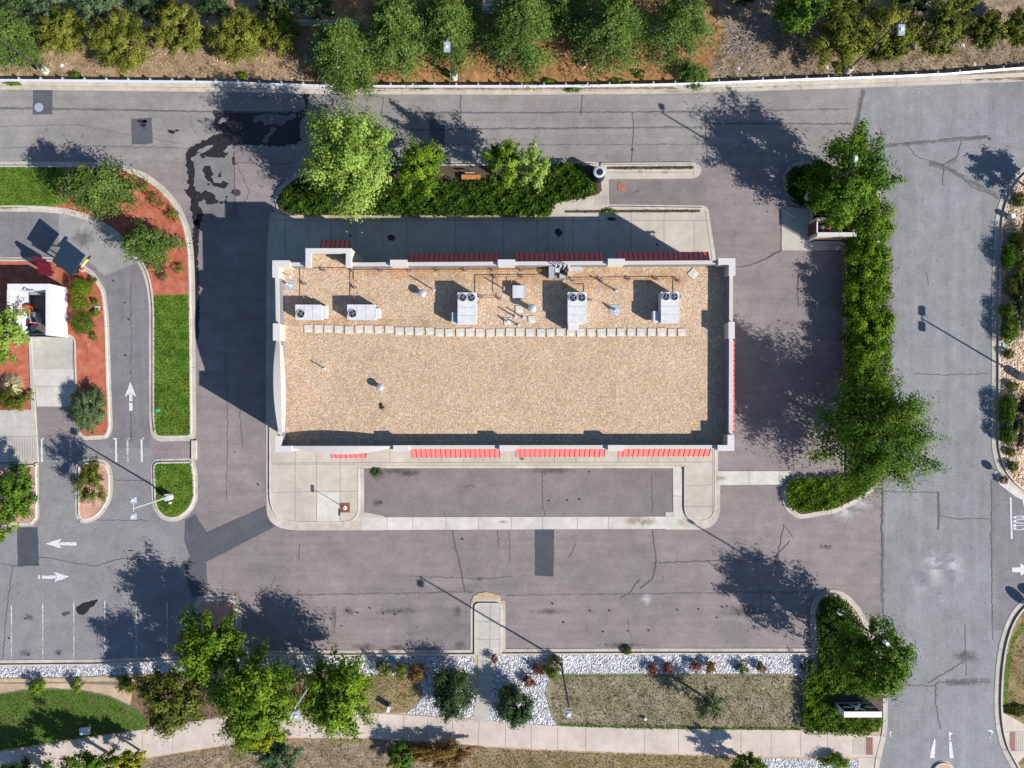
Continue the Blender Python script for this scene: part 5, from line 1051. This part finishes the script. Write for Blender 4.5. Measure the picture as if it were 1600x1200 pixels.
# ------------------------------------------------------------------ street lamps
def lamp(label, bx, by, h, heads, basem=None, pole=None, hs=(.42, .75), base_r=.33, base_h=.75, arm=.55, z0=.1, lens_up=True, direction=None):
    p = W(bx, by, 0); t = thing('street_lamp', label, 'street lamp', (p.x, p.y, z0), 'parking lot lamps')
    b = MB(); b.lathe((p.x, p.y, z0-.05), [(base_r, 0), (base_r, base_h), (base_r*.92, base_h+.04)], 20); b.build('concrete_base', M_CONC2, t)
    b = MB(); b.box(p.x-.16, p.y-.16, base_h+z0-.01, p.x+.16, p.y+.16, base_h+z0+.03); b.tube((p.x, p.y, base_h+z0), (p.x, p.y, h), .085, .065, 8)
    b.build('pole', pole or M_POLE, t)
    for ax, ay in heads:
        u = Vector((ax, ay, 0)); L = u.length; u = u/L; v = Vector((-u.y, u.x, 0)); c = p+u*L; b = MB()
        b.tube((p.x, p.y, h-.08), (c.x, c.y, h-.08), .035, .035, 6); 
        a0 = c-u*hs[1]*.3
        def bx_(z0_, z1_, s):
            vs = [a0+u*hs[1]*i+v*hs[0]*j*s+Vector((0, 0, z)) for z in (z0_, z1_) for i in (0, 1) for j in (-.5, .5)]
            return [q-Vector((0, 0, 0)) for q in vs]
        vs = bx_(h-.14, h+.04, 1.0); b.add(vs, [(0, 1, 3, 2), (4, 6, 7, 5), (0, 2, 6, 4), (1, 5, 7, 3), (0, 4, 5, 1), (2, 3, 7, 6)])
        hd = b.build('lamp_head', M_LAMP, t)
        b = MB(); q = c+u*hs[1]*.2; b.box(q.x-.1, q.y-.1, h+.042, q.x+.1, q.y+.1, h+.11); b.build('photocell', M_LENS, hd)
        b = MB(); vs = bx_(h-.16, h-.141, .85); b.add(vs, [(0, 1, 3, 2), (4, 6, 7, 5), (0, 2, 6, 4), (1, 5, 7, 3), (0, 4, 5, 1), (2, 3, 7, 6)]); b.build('lens', M_LENS, hd)
    return t
lamp('tall lamp whose head shows through the broad dark tree on the right', 1259, 310, 9.0, [(-.05, .5)], hs=(.28, .45))
lamp('lamp on a white base at the right edge beside the gravel bed', 1594, 589, 6.2, [(0, .55), (0, -.55)], base_h=.9, base_r=.36)
lamp('grey-green lamp with twin heads standing in the small lawn island', 267, 775, 6.1, [(0, .55), (0, -.55)], pole=M_POLEG, hs=(.42, .5))
lamp('dark lamp leaning over the dry lawn from the white gravel strip', 876, 1032, 8.8, [(0, -.45)], base_r=.3, hs=(.4, .5))
lamp('lamp whose head shows through the tree beside the gym sign', 1308, 952, 8.9, [(-.4, .3)], base_h=.6, hs=(.28, .45))
lamp('lamp with white square head in front of the pines on the north bank', 710, 122, 7.0, [(0, -.5)], hs=(.5, .75))
lamp('lamp with square head at the upper right, its black pole slanting over yellow shrubs', 1322, 112, 8.7, [(0, -.6)], hs=(.5, .75))
lamp('lamp at the upper left whose dark pole runs off the left edge', 73, 112, 9.0, [(-.3, -.5)])
lamp('lamp between the south verge trees with its thin arm above the footpath', 510, 1032, 8.9, [(.1, -.5)], pole=M_POLEG)

# ------------------------------------------------------------------ guardrail
GR = [(-80, 124), (0, 124.5), (100, 125), (200, 126), (300, 127), (370, 128.5), (430, 131), (500, 133), (600, 134), (700, 134), (800, 134), (900, 133.5), (1000, 132), (1050, 131), (1100, 129.5), (1150, 127.5), (1200, 125.5), (1300, 122), (1400, 118.5), (1480, 115), (1540, 110), (1600, 105.5), (1680, 98)]
gp = [W(x, y, .72).to_2d() for x, y in GR]
t = thing('guardrail', 'long pale steel guardrail along the north road', 'guardrail', (0, gp[10].y, 0))
b = MB(); prof = [(0, .42), (-.07, .46), (-.07, .52), (-.01, .57), (-.01, .60), (-.07, .65), (-.07, .71), (0, .75), (.03, .75), (.03, .42)]
rows = [[(q.x, q.y+d, z+.05) for q in gp] for d, z in prof]; n = len(gp)
for k in range(len(rows)):
    vs = rows[k]+rows[(k+1) % len(rows)]; b.add(vs, [(i, n+i, n+i+1, i+1) for i in range(n-1)])
b.build('beam', M_RAIL, t)
acc = 0; L = 0; nxt = .4
for a, c in zip(gp, gp[1:]):
    d = (c-a).length
    while nxt <= L+d:
        q = a.lerp(c, (nxt-L)/d); b = MB(); b.box(q.x-.05, q.y+.03, .05, q.x+.05, q.y+.22, .84); b.box(q.x-.09, q.y+.035, .5, q.x+.09, q.y+.16, .78); b.build('post', M_GALV, t); nxt += 1.93
    L += d
# retaining wall behind the shrubs
b = MB(); b.prism([W(x, y, .6).to_2d() for x, y in [(150, 33), (470, 30), (560, 31), (560, 37), (470, 36), (150, 39)]], .1, .6); tagit(b.build('retaining_wall', M_CONCG, None, W(350, 34)), 'low grey concrete wall behind the row of yellow-green shrubs', 'retaining wall')
c = W(771, 9, .4); b = MB()
for k in range(6): b.box(c.x-1.2+k*.05, c.y-.55+k*.2, .12, c.x+1.4-k*.07, c.y-.42+k*.2, .2+k%2*.05)
tagit(b.build('plank_stack', M_PAVER, None, (c.x, c.y, .1)), 'pale planks lying in shade at the top edge between two pines', 'planks')
bush('small_bush', 'dark maroon bush beside the pale planks at the top edge', 'bush', 738, 12, 14, 12, 1.2, F_RED, leaf=.16, z0=.1)
b = MB(); c = W(910, 101); b.lathe((c.x, c.y, .1), [(.44, 0), (.47, .14), (.40, .2)], 20); b.lathe((c.x, c.y, .11), [(.30, 0), (.28, .2)], 16, 1)
o = b.build('clay_ring', [M_TERRA, M_DIRTD], None, (c.x, c.y, .1)); tagit(o, 'round clay-coloured ring lying in the orange litter', 'ring')
for x, y, lb in [(779, 110, 'white paper scrap in the orange litter below the bright pine'), (98, 103, 'white scrap on the dry grass near the left lamp base'), (1153, 108, 'white scrap on the brushy bank right of the overhanging bush'), (1398, 89, 'pale rubbish on the brushy bank below the square lamp head'), (1291, 106, 'pinkish scrap on the bank left of the slanting pole base'), (1521, 101, 'white scrap near the right end of the guardrail'), (1503, 72, 'white scrap on the bank below the round olive shrub')]:
    c = W(x, y); b = MB(); b.box(c.x-.16, c.y-.11, .11, c.x+.15, c.y+.12, .15); b.box(c.x-.05, c.y-.16, .12, c.x+.08, c.y+.05, .19); tagit(b.build('litter_scrap', M_WHITE, None, (c.x, c.y, .1)), lb, 'litter', 'scraps of litter on the north bank')

# ------------------------------------------------------------------ objects behind the building
c = W(933, 277); t = thing('ribbed_bin', 'black ribbed tapered bin with round open top at the end of the rear hedge', 'litter bin', (c.x, c.y, .16))
b = MB(); b.lathe((c.x, c.y, .16), [(.52, 0), (.60, .08), (.60, .2), (.47, 1.35)], 28)
b.build('body', M_BIN, t); b = MB()
for k in range(28):
    a = k*2*math.pi/28; u = Vector((math.cos(a), math.sin(a), 0)); b.tube(c+u*.61+Vector((0, 0, .3)), c+u*.49+Vector((0, 0, 1.45)), .022, .022, 4)
b.build('slats', M_BIN, t)
b = MB(); b.lathe((c.x, c.y, 1.5), [(.50, 0), (.52, .06), (.36, .12), (.30, .10), (.28, .0)], 28); b.build('rim', M_HVAC2, t)
b = MB(); b.lathe((c.x, c.y, 1.5), [(.285, .085), (.28, .105)], 24); b.build('opening', M_BLACK, t)
c = W(736, 277, .5); t = thing('bench', 'orange timber bench in the rear planting bed between two small trees', 'bench', (c.x, c.y, .16))
b = MB()
for k in range(4): b.box(c.x-.85, c.y-.2+k*.105, .56, c.x+.85, c.y-.11+k*.105, .6)
b.build('seat', M_WOODO, t)
b = MB(); b.box(c.x-.5, c.y+.26, .8, c.x+.35, c.y+.3, .95); b.build('backrest', M_HVAC2, t)
for s in (-.7, .7): b = MB(); b.box(c.x+s-.03, c.y-.2, .16, c.x+s+.03, c.y+.25, .56); b.box(c.x+s*.6-.03, c.y+.25, .16, c.x+s*.6+.03, c.y+.29, .85); b.build('leg', M_BLACK, t)
for (x, y, r_, m_, lb, z) in [(971.5, 292, .40, M_MANR, 'round rusty cover in the rear parking bay', L7), (371, 301.5, .30, M_MAN, 'dark round cover beside the wet repaired square', L7), (61, 168, .40, M_GALV, 'pale round cover in the dark patch at the upper left', L7)]:
    c = W(x, y); b = MB(); b.lathe((c.x, c.y, z), [(r_, 0), (r_, .012)], 24); 
    for k in range(-3, 4): b.box(c.x-r_*.6, c.y+k*r_*.2-.01, z+.012, c.x+r_*.6, c.y+k*r_*.2+.012, z+.018)
    if m_ is M_MANR: b.lathe((c.x, c.y, z), [(.07, .012), (.06, .03)], 10)
    tagit(b.build('manhole_cover', m_, None, (c.x, c.y, z)), lb, 'manhole cover')
for x, y, n_, lb, m_ in [(1000, 263, 60, 'weeds in the upper planting slot', F_OLIVE), (958, 331, 20, 'weeds in the lower planting slot', F_MID)]:
    pass
hedge('slot_weeds', 'patchy weeds in the narrow slot above the rear parking bay', 'weeds', [(960, 261), (1083, 260), (1083, 264.5), (960, 265)], .25, F_OLIVE, dens=120, leaf=.10, ragged=.04)
hedge('slot_weeds', 'green and dry weeds in the long slot below the rear parking bay', 'weeds', [(900, 329), (1090, 328), (1090, 332), (900, 333)], .25, F_RUST, dens=90, leaf=.10, ragged=.04)
bush('weed', 'bright green weed in the long slot near the ramp', 'weed', 952, 330, 12, 3.5, .4, F_MID, leaf=.09, z0=.13)
tuft('weed', 'dark weed in the top left corner of the front parking court', 588, 737, 10, .25, F_DARK, n=110, cat='weed', z0=.02)
bush('weed', 'tiny yellowish weed at the foot of the middle front awning', 'weed', 816, 716.5, 4, 3, .3, F_YEL, leaf=.08, z0=.13, n=60)

# bin store on the east side
t = thing('bin_store', 'walled bin store with brown gate under the hedge tree', 'bin store', W(1295, 362))
xw0 = W(1263, 0).x; xw1 = W(1322, 0).x; ys = W(0, 375.5).y; yn = W(0, 347).y
b = MB(); b.box(xw0+.02, ys, .05, xw1, ys+.28, 1.75); b.build('wall', M_BLOCK, t); b = MB(); b.box(xw1-.28, ys+.282, .05, xw1, yn-.282, 1.75); b.build('wall', M_BLOCK, t)
b = MB(); b.box(xw0+.02, yn-.28, .05, xw1, yn, 1.75); b.build('wall', M_BLOCK, t)
b = MB(); b.box(xw0+.0, ys-.03, 1.752, xw1+.03, ys+.31, 1.82); b.build('coping', M_CAPW, t)
b = MB(); b.box(xw0-.04, ys+.29, .15, xw0+.03, yn-.29, 1.72); 
b.build('gate', M_BROWN, t); b = MB(); b.box(xw0-.05, ys+.29, 1.722, xw0+.05, yn-.29, 1.80); b.box(xw0-.06, ys-.1, .05, xw0-.01, ys-.03, 1.8); b.build('gate_rail', M_WHITE, t)
dx0 = W(1278, 0, 1.1).x; dx1 = W(1312, 0, 1.1).x; dy0 = W(0, 369, 1.1).y; dy1 = W(0, 352, 1.1).y
t = thing('dumpster', 'open dark dumpster inside the bin store', 'dumpster', ((dx0+dx1)/2, (dy0+dy1)/2, .05))
b = MB(); b.ring([(dx0, dy0), (dx1, dy0), (dx1, dy1), (dx0, dy1)], [(dx0+.06, dy0+.06), (dx1-.06, dy0+.06), (dx1-.06, dy1-.06), (dx0+.06, dy1-.06)], .25, 1.2); b.box(dx0+.06, dy0+.06, .25, dx1-.06, dy1-.06, .32); b.build('body', M_NAVY, t)
for sx in (dx0+.2, dx1-.2): b = MB(); b.lathe((sx, (dy0+dy1)/2, .05), [(.09, 0), (.09, .2)], 10); b.build('wheel', M_BLACK, t)
def lump(b, c, r, seed, mi=0):
    q = random.Random(seed); V = []; F = []; nu, nv = 10, 6
    for j in range(nv+1):
        for i in range(nu):
            th = math.pi*j/nv; ph = 2*math.pi*i/nu; k = r*q.uniform(.8, 1.12); V.append((c[0]+k*math.sin(th)*math.cos(ph), c[1]+k*.8*math.sin(th)*math.sin(ph), c[2]+k*.65*math.cos(th)))
    for j in range(nv):
        for i in range(nu): F.append((j*nu+i, (j+1)*nu+i, (j+1)*nu+(i+1) % nu, j*nu+(i+1) % nu))
    b.add(V, F, mi)
for k, (x, y, r_, m_, lb) in enumerate([(1284, 356, .26, M_HVAC, 'white rubbish bag at the left end of the dumpster'), (1288, 360, .30, M_BAGW, 'pale blue rubbish bag in the middle of the dumpster'), (1297, 363, .32, M_BAGW, 'crumpled blue rubbish bag at the lower side of the dumpster'), (1301, 361, .26, M_BAGW, 'blue rubbish bag near the right end of the dumpster')]):
    c = W(x, y, 1.1); b = MB(); lump(b, (c.x, c.y, 1.08), r_, k); tagit(b.build('rubbish_bag', m_, None, (c.x, c.y, .9), smooth=True), lb, 'rubbish bag', 'rubbish bags in the dumpster')
c = W(1295, 357, 1.25); b = MB(); b.tube((c.x-.42, c.y-.25, 1.3), (c.x+.25, c.y+.2, 1.32), .07, .05, 6); b.tube((c.x-.3, c.y-.38, 1.33), (c.x+.1, c.y-.02, 1.35), .06, .05, 6); tagit(b.build('pink_cloth', M_BAGP, None, (c.x, c.y, 1.2)), 'pink striped cloth lying across the bags in the dumpster', 'cloth')

# west enclosure
t = thing('white_enclosure', 'tall white walled yard at the left edge beside the red mulch', 'enclosure', W(60, 487))
xe = W(107, 0).x; xi = xe-.3; yN = W(0, 450).y; yS = W(0, 527).y; HW = 2.55
b = MB(); b.box(xi, yS, 0, xe, yN, HW); b.build('wall', M_WHITE, t); b = MB(); b.box(W(12, 0, 2.5).x, yN-.5, 0, xi-.004, yN, HW-.01); b.build('wall', M_WHITE, t)
xv = W(49, 0).x; b = MB(); b.box(xv-.3, yS, 0, xv, yN-.505, HW-.01); b.build('wall', M_WHITE, t)
b = MB(); b.box(xv+.01, yS, .0, xi-.01, yN-.51, .14); b.build('yard_floor', M_DKCONC, t)
b = MB(); ya = W(0, 472, 1.6).y; yb = W(0, 455, 1.6).y; b.box(xv+.002, ya, .45, xv+.10, yb, 2.25)
for k in range(10): b.box(xv+.10, ya+.04, .52+k*.17, xv+.14, yb-.04, .60+k*.17)
b.build('louvred_panel', M_HVAC2, t)
b = MB(); b.box(xv+.1, yS-.04, .1, xi-1.2, yS+.0-.002, .9); b.build('gate', M_GALV, t)
a = W(40, 487, 1.2); a.x = xv+.02; b = MB(); b.box(a.x, a.y, .35, a.x+.5, a.y+.6, 1.2); o = b.build('red_cabinet', M_REDB, None, (a.x, a.y, .03)); tagit(o, 'red cabinet with small white label in the white walled yard', 'cabinet')
b = MB(); b.box(a.x+.12, a.y+.2, 1.202, a.x+.38, a.y+.36, 1.21); b.build('paper_label', M_WHITE, o)
for k, (x, y, m_, lb) in enumerate([(50, 492, M_GALV, 'pale metal frame below the red cabinet'), (47, 505, M_MAROON, 'dark red crate lower in the yard'), (43, 513, M_NAVY, 'dark blue crate at the tree edge of the yard'), (52, 500, M_HVAC2, 'grey box between the crates in the yard')]):
    c = W(x, y, .8); b = MB(); b.ring([(c.x-.3, c.y-.25), (c.x+.3, c.y-.25), (c.x+.3, c.y+.25), (c.x-.3, c.y+.25)], [(c.x-.25, c.y-.2), (c.x+.25, c.y-.2), (c.x+.25, c.y+.2), (c.x-.25, c.y+.2)], .142, .8); b.box(c.x-.25, c.y-.2, .1, c.x+.25, c.y+.2, .5); tagit(b.build('crate', m_, None, (c.x, c.y, .03)), lb, 'crate', 'crates in the yard')
b = MB(); c = W(46, 457, 2.9); b.path([(c.x-.8, c.y+.2, 2.6), (c.x-.2, c.y+.2, 2.9), (c.x+.2, c.y, 2.9), (c.x+.2, c.y-.1, .1)], .035, 6); b.box(c.x+.05, c.y-.2, 2.85, c.x+.6, c.y, 2.95); tagit(b.build('yard_light', M_GALV, None, (c.x, c.y, .03)), 'curved metal wall light above the white walled yard', 'light')
# order canopy, menu board, clearance bar
Z = 3.0; K = [W(x, y, Z) for x, y in [(102, 374), (132.5, 398.5), (111.5, 430.5), (81, 408)]]
cc = sum(K, Vector())/4; bs = W(121, 424); t = thing('order_canopy', 'square dark navy canopy on a post over the drive-through order point', 'canopy', (bs.x, bs.y, .12))
b = MB(); b.prism([k.to_2d() for k in K], Z-.10, Z); b.build('canopy_top', M_NAVY, t)
b = MB(); b.tube((bs.x, bs.y, .12), (bs.x, bs.y, Z-.18), .07, .07, 8); b.tube((bs.x, bs.y, Z-.18), (cc.x, cc.y, Z-.15), .06, .06, 6); b.tube((K[1]+K[2])*.5-Vector((0, 0, .15)), (K[0]+K[3])*.5-Vector((0, 0, .15)), .04, .04, 6); b.build('post', M_BLACK, t)
b = MB(); b.box(bs.x-.25, bs.y-.2, .12, bs.x+.25, bs.y+.2, 1.3); b.build('speaker_box', M_BLACK, t)
a, c = W(128, 416, 2.6), W(137, 405, 2.6); bs2 = W(130, 421); t = thing('clearance_bar', 'yellow clearance bar reaching over the lane beside the navy canopy', 'clearance bar', (bs2.x, bs2.y, .12))
b = MB(); b.tube(a, c, .10, .10, 8); b.build('bar', M_YELLOW, t); b = MB(); b.tube((bs2.x, bs2.y, .1), (bs2.x, bs2.y, 2.65), .07, .06, 8); b.tube((bs2.x, bs2.y, 2.65), (a.x, a.y, 2.65), .05, .05, 6); b.tube(c, c+(c-a).normalized()*.35, .1, .1, 6); b.build('post', M_BLACK, t)
b = MB(); b.lathe((bs2.x, bs2.y, .1), [(.25, 0), (.25, .15)], 14); b.build('footing', M_MULCHP, t)
p0, p1 = W(77, 407), W(89, 433); d = (p1-p0).normalized(); nn = Vector((-d.y, d.x, 0)); t = thing('menu_board', 'maroon drive-through menu board standing in the mulch', 'menu board', ((p0+p1)/2)+Vector((0, 0, .12)))
for k in range(3):
    a = p0.lerp(p1, k/3+.02); c = p0.lerp(p1, (k+1)/3-.02); s_ = nn*.12*(1 if k == 1 else -.2); b = MB(); b.prism([(a+s_+nn*.12).to_2d(), (c+s_+nn*.12).to_2d(), (c+s_-nn*.12).to_2d(), (a+s_-nn*.12).to_2d()], .6, 2.1); b.build('panel', M_MAROON, t)
for s_ in (.25, .75): q = p0.lerp(p1, s_); b = MB(); b.box(q.x-.06, q.y-.06, .1, q.x+.06, q.y+.06, .62); b.build('leg', M_MAROON, t)

# ------------------------------------------------------------------ monument sign
zt = 1.85; A = W(1319, 1121, zt); B = W(1378, 1112, zt); t = thing('monument_sign', 'white box sign with black face and grey X emblem on the hedge corner', 'sign', ((A.x+B.x)/2, (A.y+B.y)/2, .1))
b = MB(); b.box(A.x, A.y, .1, B.x, B.y, zt); b.build('cabinet', M_WHITEP, t)
sw = B.x-A.x; yf = B.y
def sgn(u, v, d=.012): return (A.x+.10+(sw-.2)*u, yf+d, .35+(zt-.42)*v)
b = MB(); b.add([sgn(0, 0, .006), sgn(1, 0, .006), sgn(1, 1, .006), sgn(0, 1, .006)], [(3, 2, 1, 0)]); b.build('black_panel', M_SBLACK, t)
b = MB(); b.box(A.x-.02, yf-.0+.002, .26, B.x+.02, yf+.04, .34); b.build('frame', M_HVAC2, t)
b = MB()
def stroke(pts, wds, d):
    V = []; 
    for (u, v), w_ in zip(pts, wds): V += [sgn(u-w_, v, d), sgn(u+w_, v, d)]
    b.add(V, [(2*i, 2*i+1, 2*i+3, 2*i+2) for i in range(len(pts)-1)])
stroke([(.30, .10), (.36, .18), (.41, .32), (.46, .50), (.51, .68), (.56, .82), (.64, .90)], [.005, .03, .05, .055, .05, .03, .005], .012)
stroke([(.62, .12), (.55, .32), (.47, .52), (.41, .70), (.34, .90)], [.055, .055, .05, .055, .06], .016)
b.build('emblem', plain('emblem_silver', (.75, .82, .84), .5), t)
b = MB(); rr = random.Random(3)
for u0, u1 in ((.06, .32), (.68, .98)):
    u = u0
    while u < u1:
        w_ = rr.uniform(.010, .02); v0 = .40+rr.uniform(-.02, .05); b.add([sgn(u, v0), sgn(u+w_, v0), sgn(u+w_, v0+.18), sgn(u, v0+.18)], [(3, 2, 1, 0)]); u += w_+.012
b.build('lettering', MATS['emblem_silver'], t)

# ------------------------------------------------------------------ small fixtures
c = W(539.5, 793); t = thing('sign_post', 'thin post with small crossbar on a square red-brown plate in the front corner paving', 'post', (c.x, c.y, .134))
b = MB(); b.box(c.x-.44, c.y-.42, .131, c.x+.44, c.y+.44, .15); b.build('base_plate', M_TILE, t)
b = MB(); b.lathe((c.x, c.y, .15), [(.19, 0), (.19, .05), (.10, .06)], 14); b.build('collar', M_WHITE, t)
b = MB(); b.tube((c.x, c.y, .15), (c.x, c.y, 2.15), .032, .028, 8); b.build('pole', M_POLE, t)
b = MB(); b.box(c.x-.07, c.y-.30, 2.1, c.x+.07, c.y+.30, 2.22); b.build('crossbar', M_POLE, t)
def roadsign(x, y, h, r_, az, label, m_=M_SIGNR, ry=None, n=8):
    p = W(x, y); t = thing('road_sign', label, 'road sign', (p.x, p.y, .11), 'signs at the side road exit')
    b = MB(); b.tube((p.x, p.y, .1), (p.x, p.y, h+.3), .03, .03, 6); b.build('pole', M_GALV, t)
    u = Vector((math.cos(az), math.sin(az), 0)); v = Vector((-u.y, u.x, 0)); ry = ry or r_; V = []
    for d in (.035, .05): V += [p+u*d+v*r_*math.cos(2*math.pi*(i+.5)/n)+Vector((0, 0, h+ry*math.sin(2*math.pi*(i+.5)/n))) for i in range(n)]
    b = MB(); b.add(V, [tuple(range(n))[::-1], tuple(range(n, 2*n))]+[(i, (i+1) % n, n+(i+1) % n, n+i) for i in range(n)]); b.build('plate', m_, t)
roadsign(1583, 751, 1.7, .36, -.3, 'sign on a thin pole at the kerb bend above the painted stop line')
roadsign(1640, 962, 2.2, .62, .2, 'tall sign just beyond the right edge casting the first rounded shadow', n=16)
roadsign(1664, 955, 2.3, .62, -1.0, 'tall sign just beyond the right edge casting the second rounded shadow', n=16)
def boxy(name, cat, label, x, y, w_, d_, h, m_, z0=.1, rot=0, lid=None):
    p = W(x, y, h+z0); t = thing(name, label, cat, (p.x, p.y, z0)); t.rotation_euler = (0, 0, rot)
    b = MB(); b.box(p.x-w_/2, p.y-d_/2, z0-.02, p.x+w_/2, p.y+d_/2, z0+h*.9); b.build('body', m_, t)
    b = MB(); b.box(p.x-w_/2-.02, p.y-d_/2-.02, z0+h*.9+.001, p.x+w_/2+.02, p.y+d_/2+.02, z0+h); b.build('lid', lid or m_, t)
boxy('utility_box', 'utility box', 'white utility box on the green lawn beside the footpath', 131.5, 1143, .82, .58, .25, M_WHITEP, rot=.06)
boxy('utility_box', 'utility box', 'small white metal box standing in the tan gravel near the right edge', 1584, 337, .34, .34, .6, M_WHITEP, rot=.3)
boxy('valve_lid', 'valve box', 'teal square lid in the white gravel above the brown lawn', 613, 1029.5, .46, .42, .10, M_TEAL)
boxy('valve_lid', 'valve box', 'teal round-edged lid in the narrow lawn strip', 246.5, 641.5, .34, .24, .06, M_TEAL, z0=.12)
boxy('valve_lid', 'valve box', 'pale green lid between tiny bushes in the red mulch', 151.5, 481, .42, .30, .08, plain('pale_green_lid', (.25, .48, .40), .6), z0=.12)
boxy('valve_lid', 'valve box', 'pale green lid in the tan gravel beside the pair of dark bushes', 1570.5, 538.5, .36, .3, .06, MATS['pale_green_lid'], z0=.11)
boxy('pedestal', 'pedestal', 'white pedestal at the footpath edge below the round brown lawn', 607, 1109, .22, .45, .8, M_WHITEP, rot=-.3)
c = W(1007.5, 1121); b = MB(); b.lathe((c.x, c.y, .1), [(.10, 0), (.12, .2), (.14, .22), (.12, .28)], 12); tagit(b.build('garden_light', M_WHITE, None, (c.x, c.y, .1)), 'small white light in the dry lawn near the footpath', 'garden light')
c = W(268, 785); b = MB(); b.lathe((c.x, c.y, .12), [(.10, 0), (.08, .12), (.12, .14), (.11, .18)], 12); tagit(b.build('sprinkler_head', M_WHITE, None, (c.x, c.y, .12)), 'small white sprinkler beside the lamp in the lawn island', 'sprinkler')
c = W(1240, 335); b = MB(); b.path([W(1223, 329, .12), W(1232, 334, .12), W(1241, 340, .12)], .035, 6); tagit(b.build('white_pipe', M_WHITE, None, (c.x, c.y, .06)), 'white curved pipe lying on the bin store apron', 'pipe')
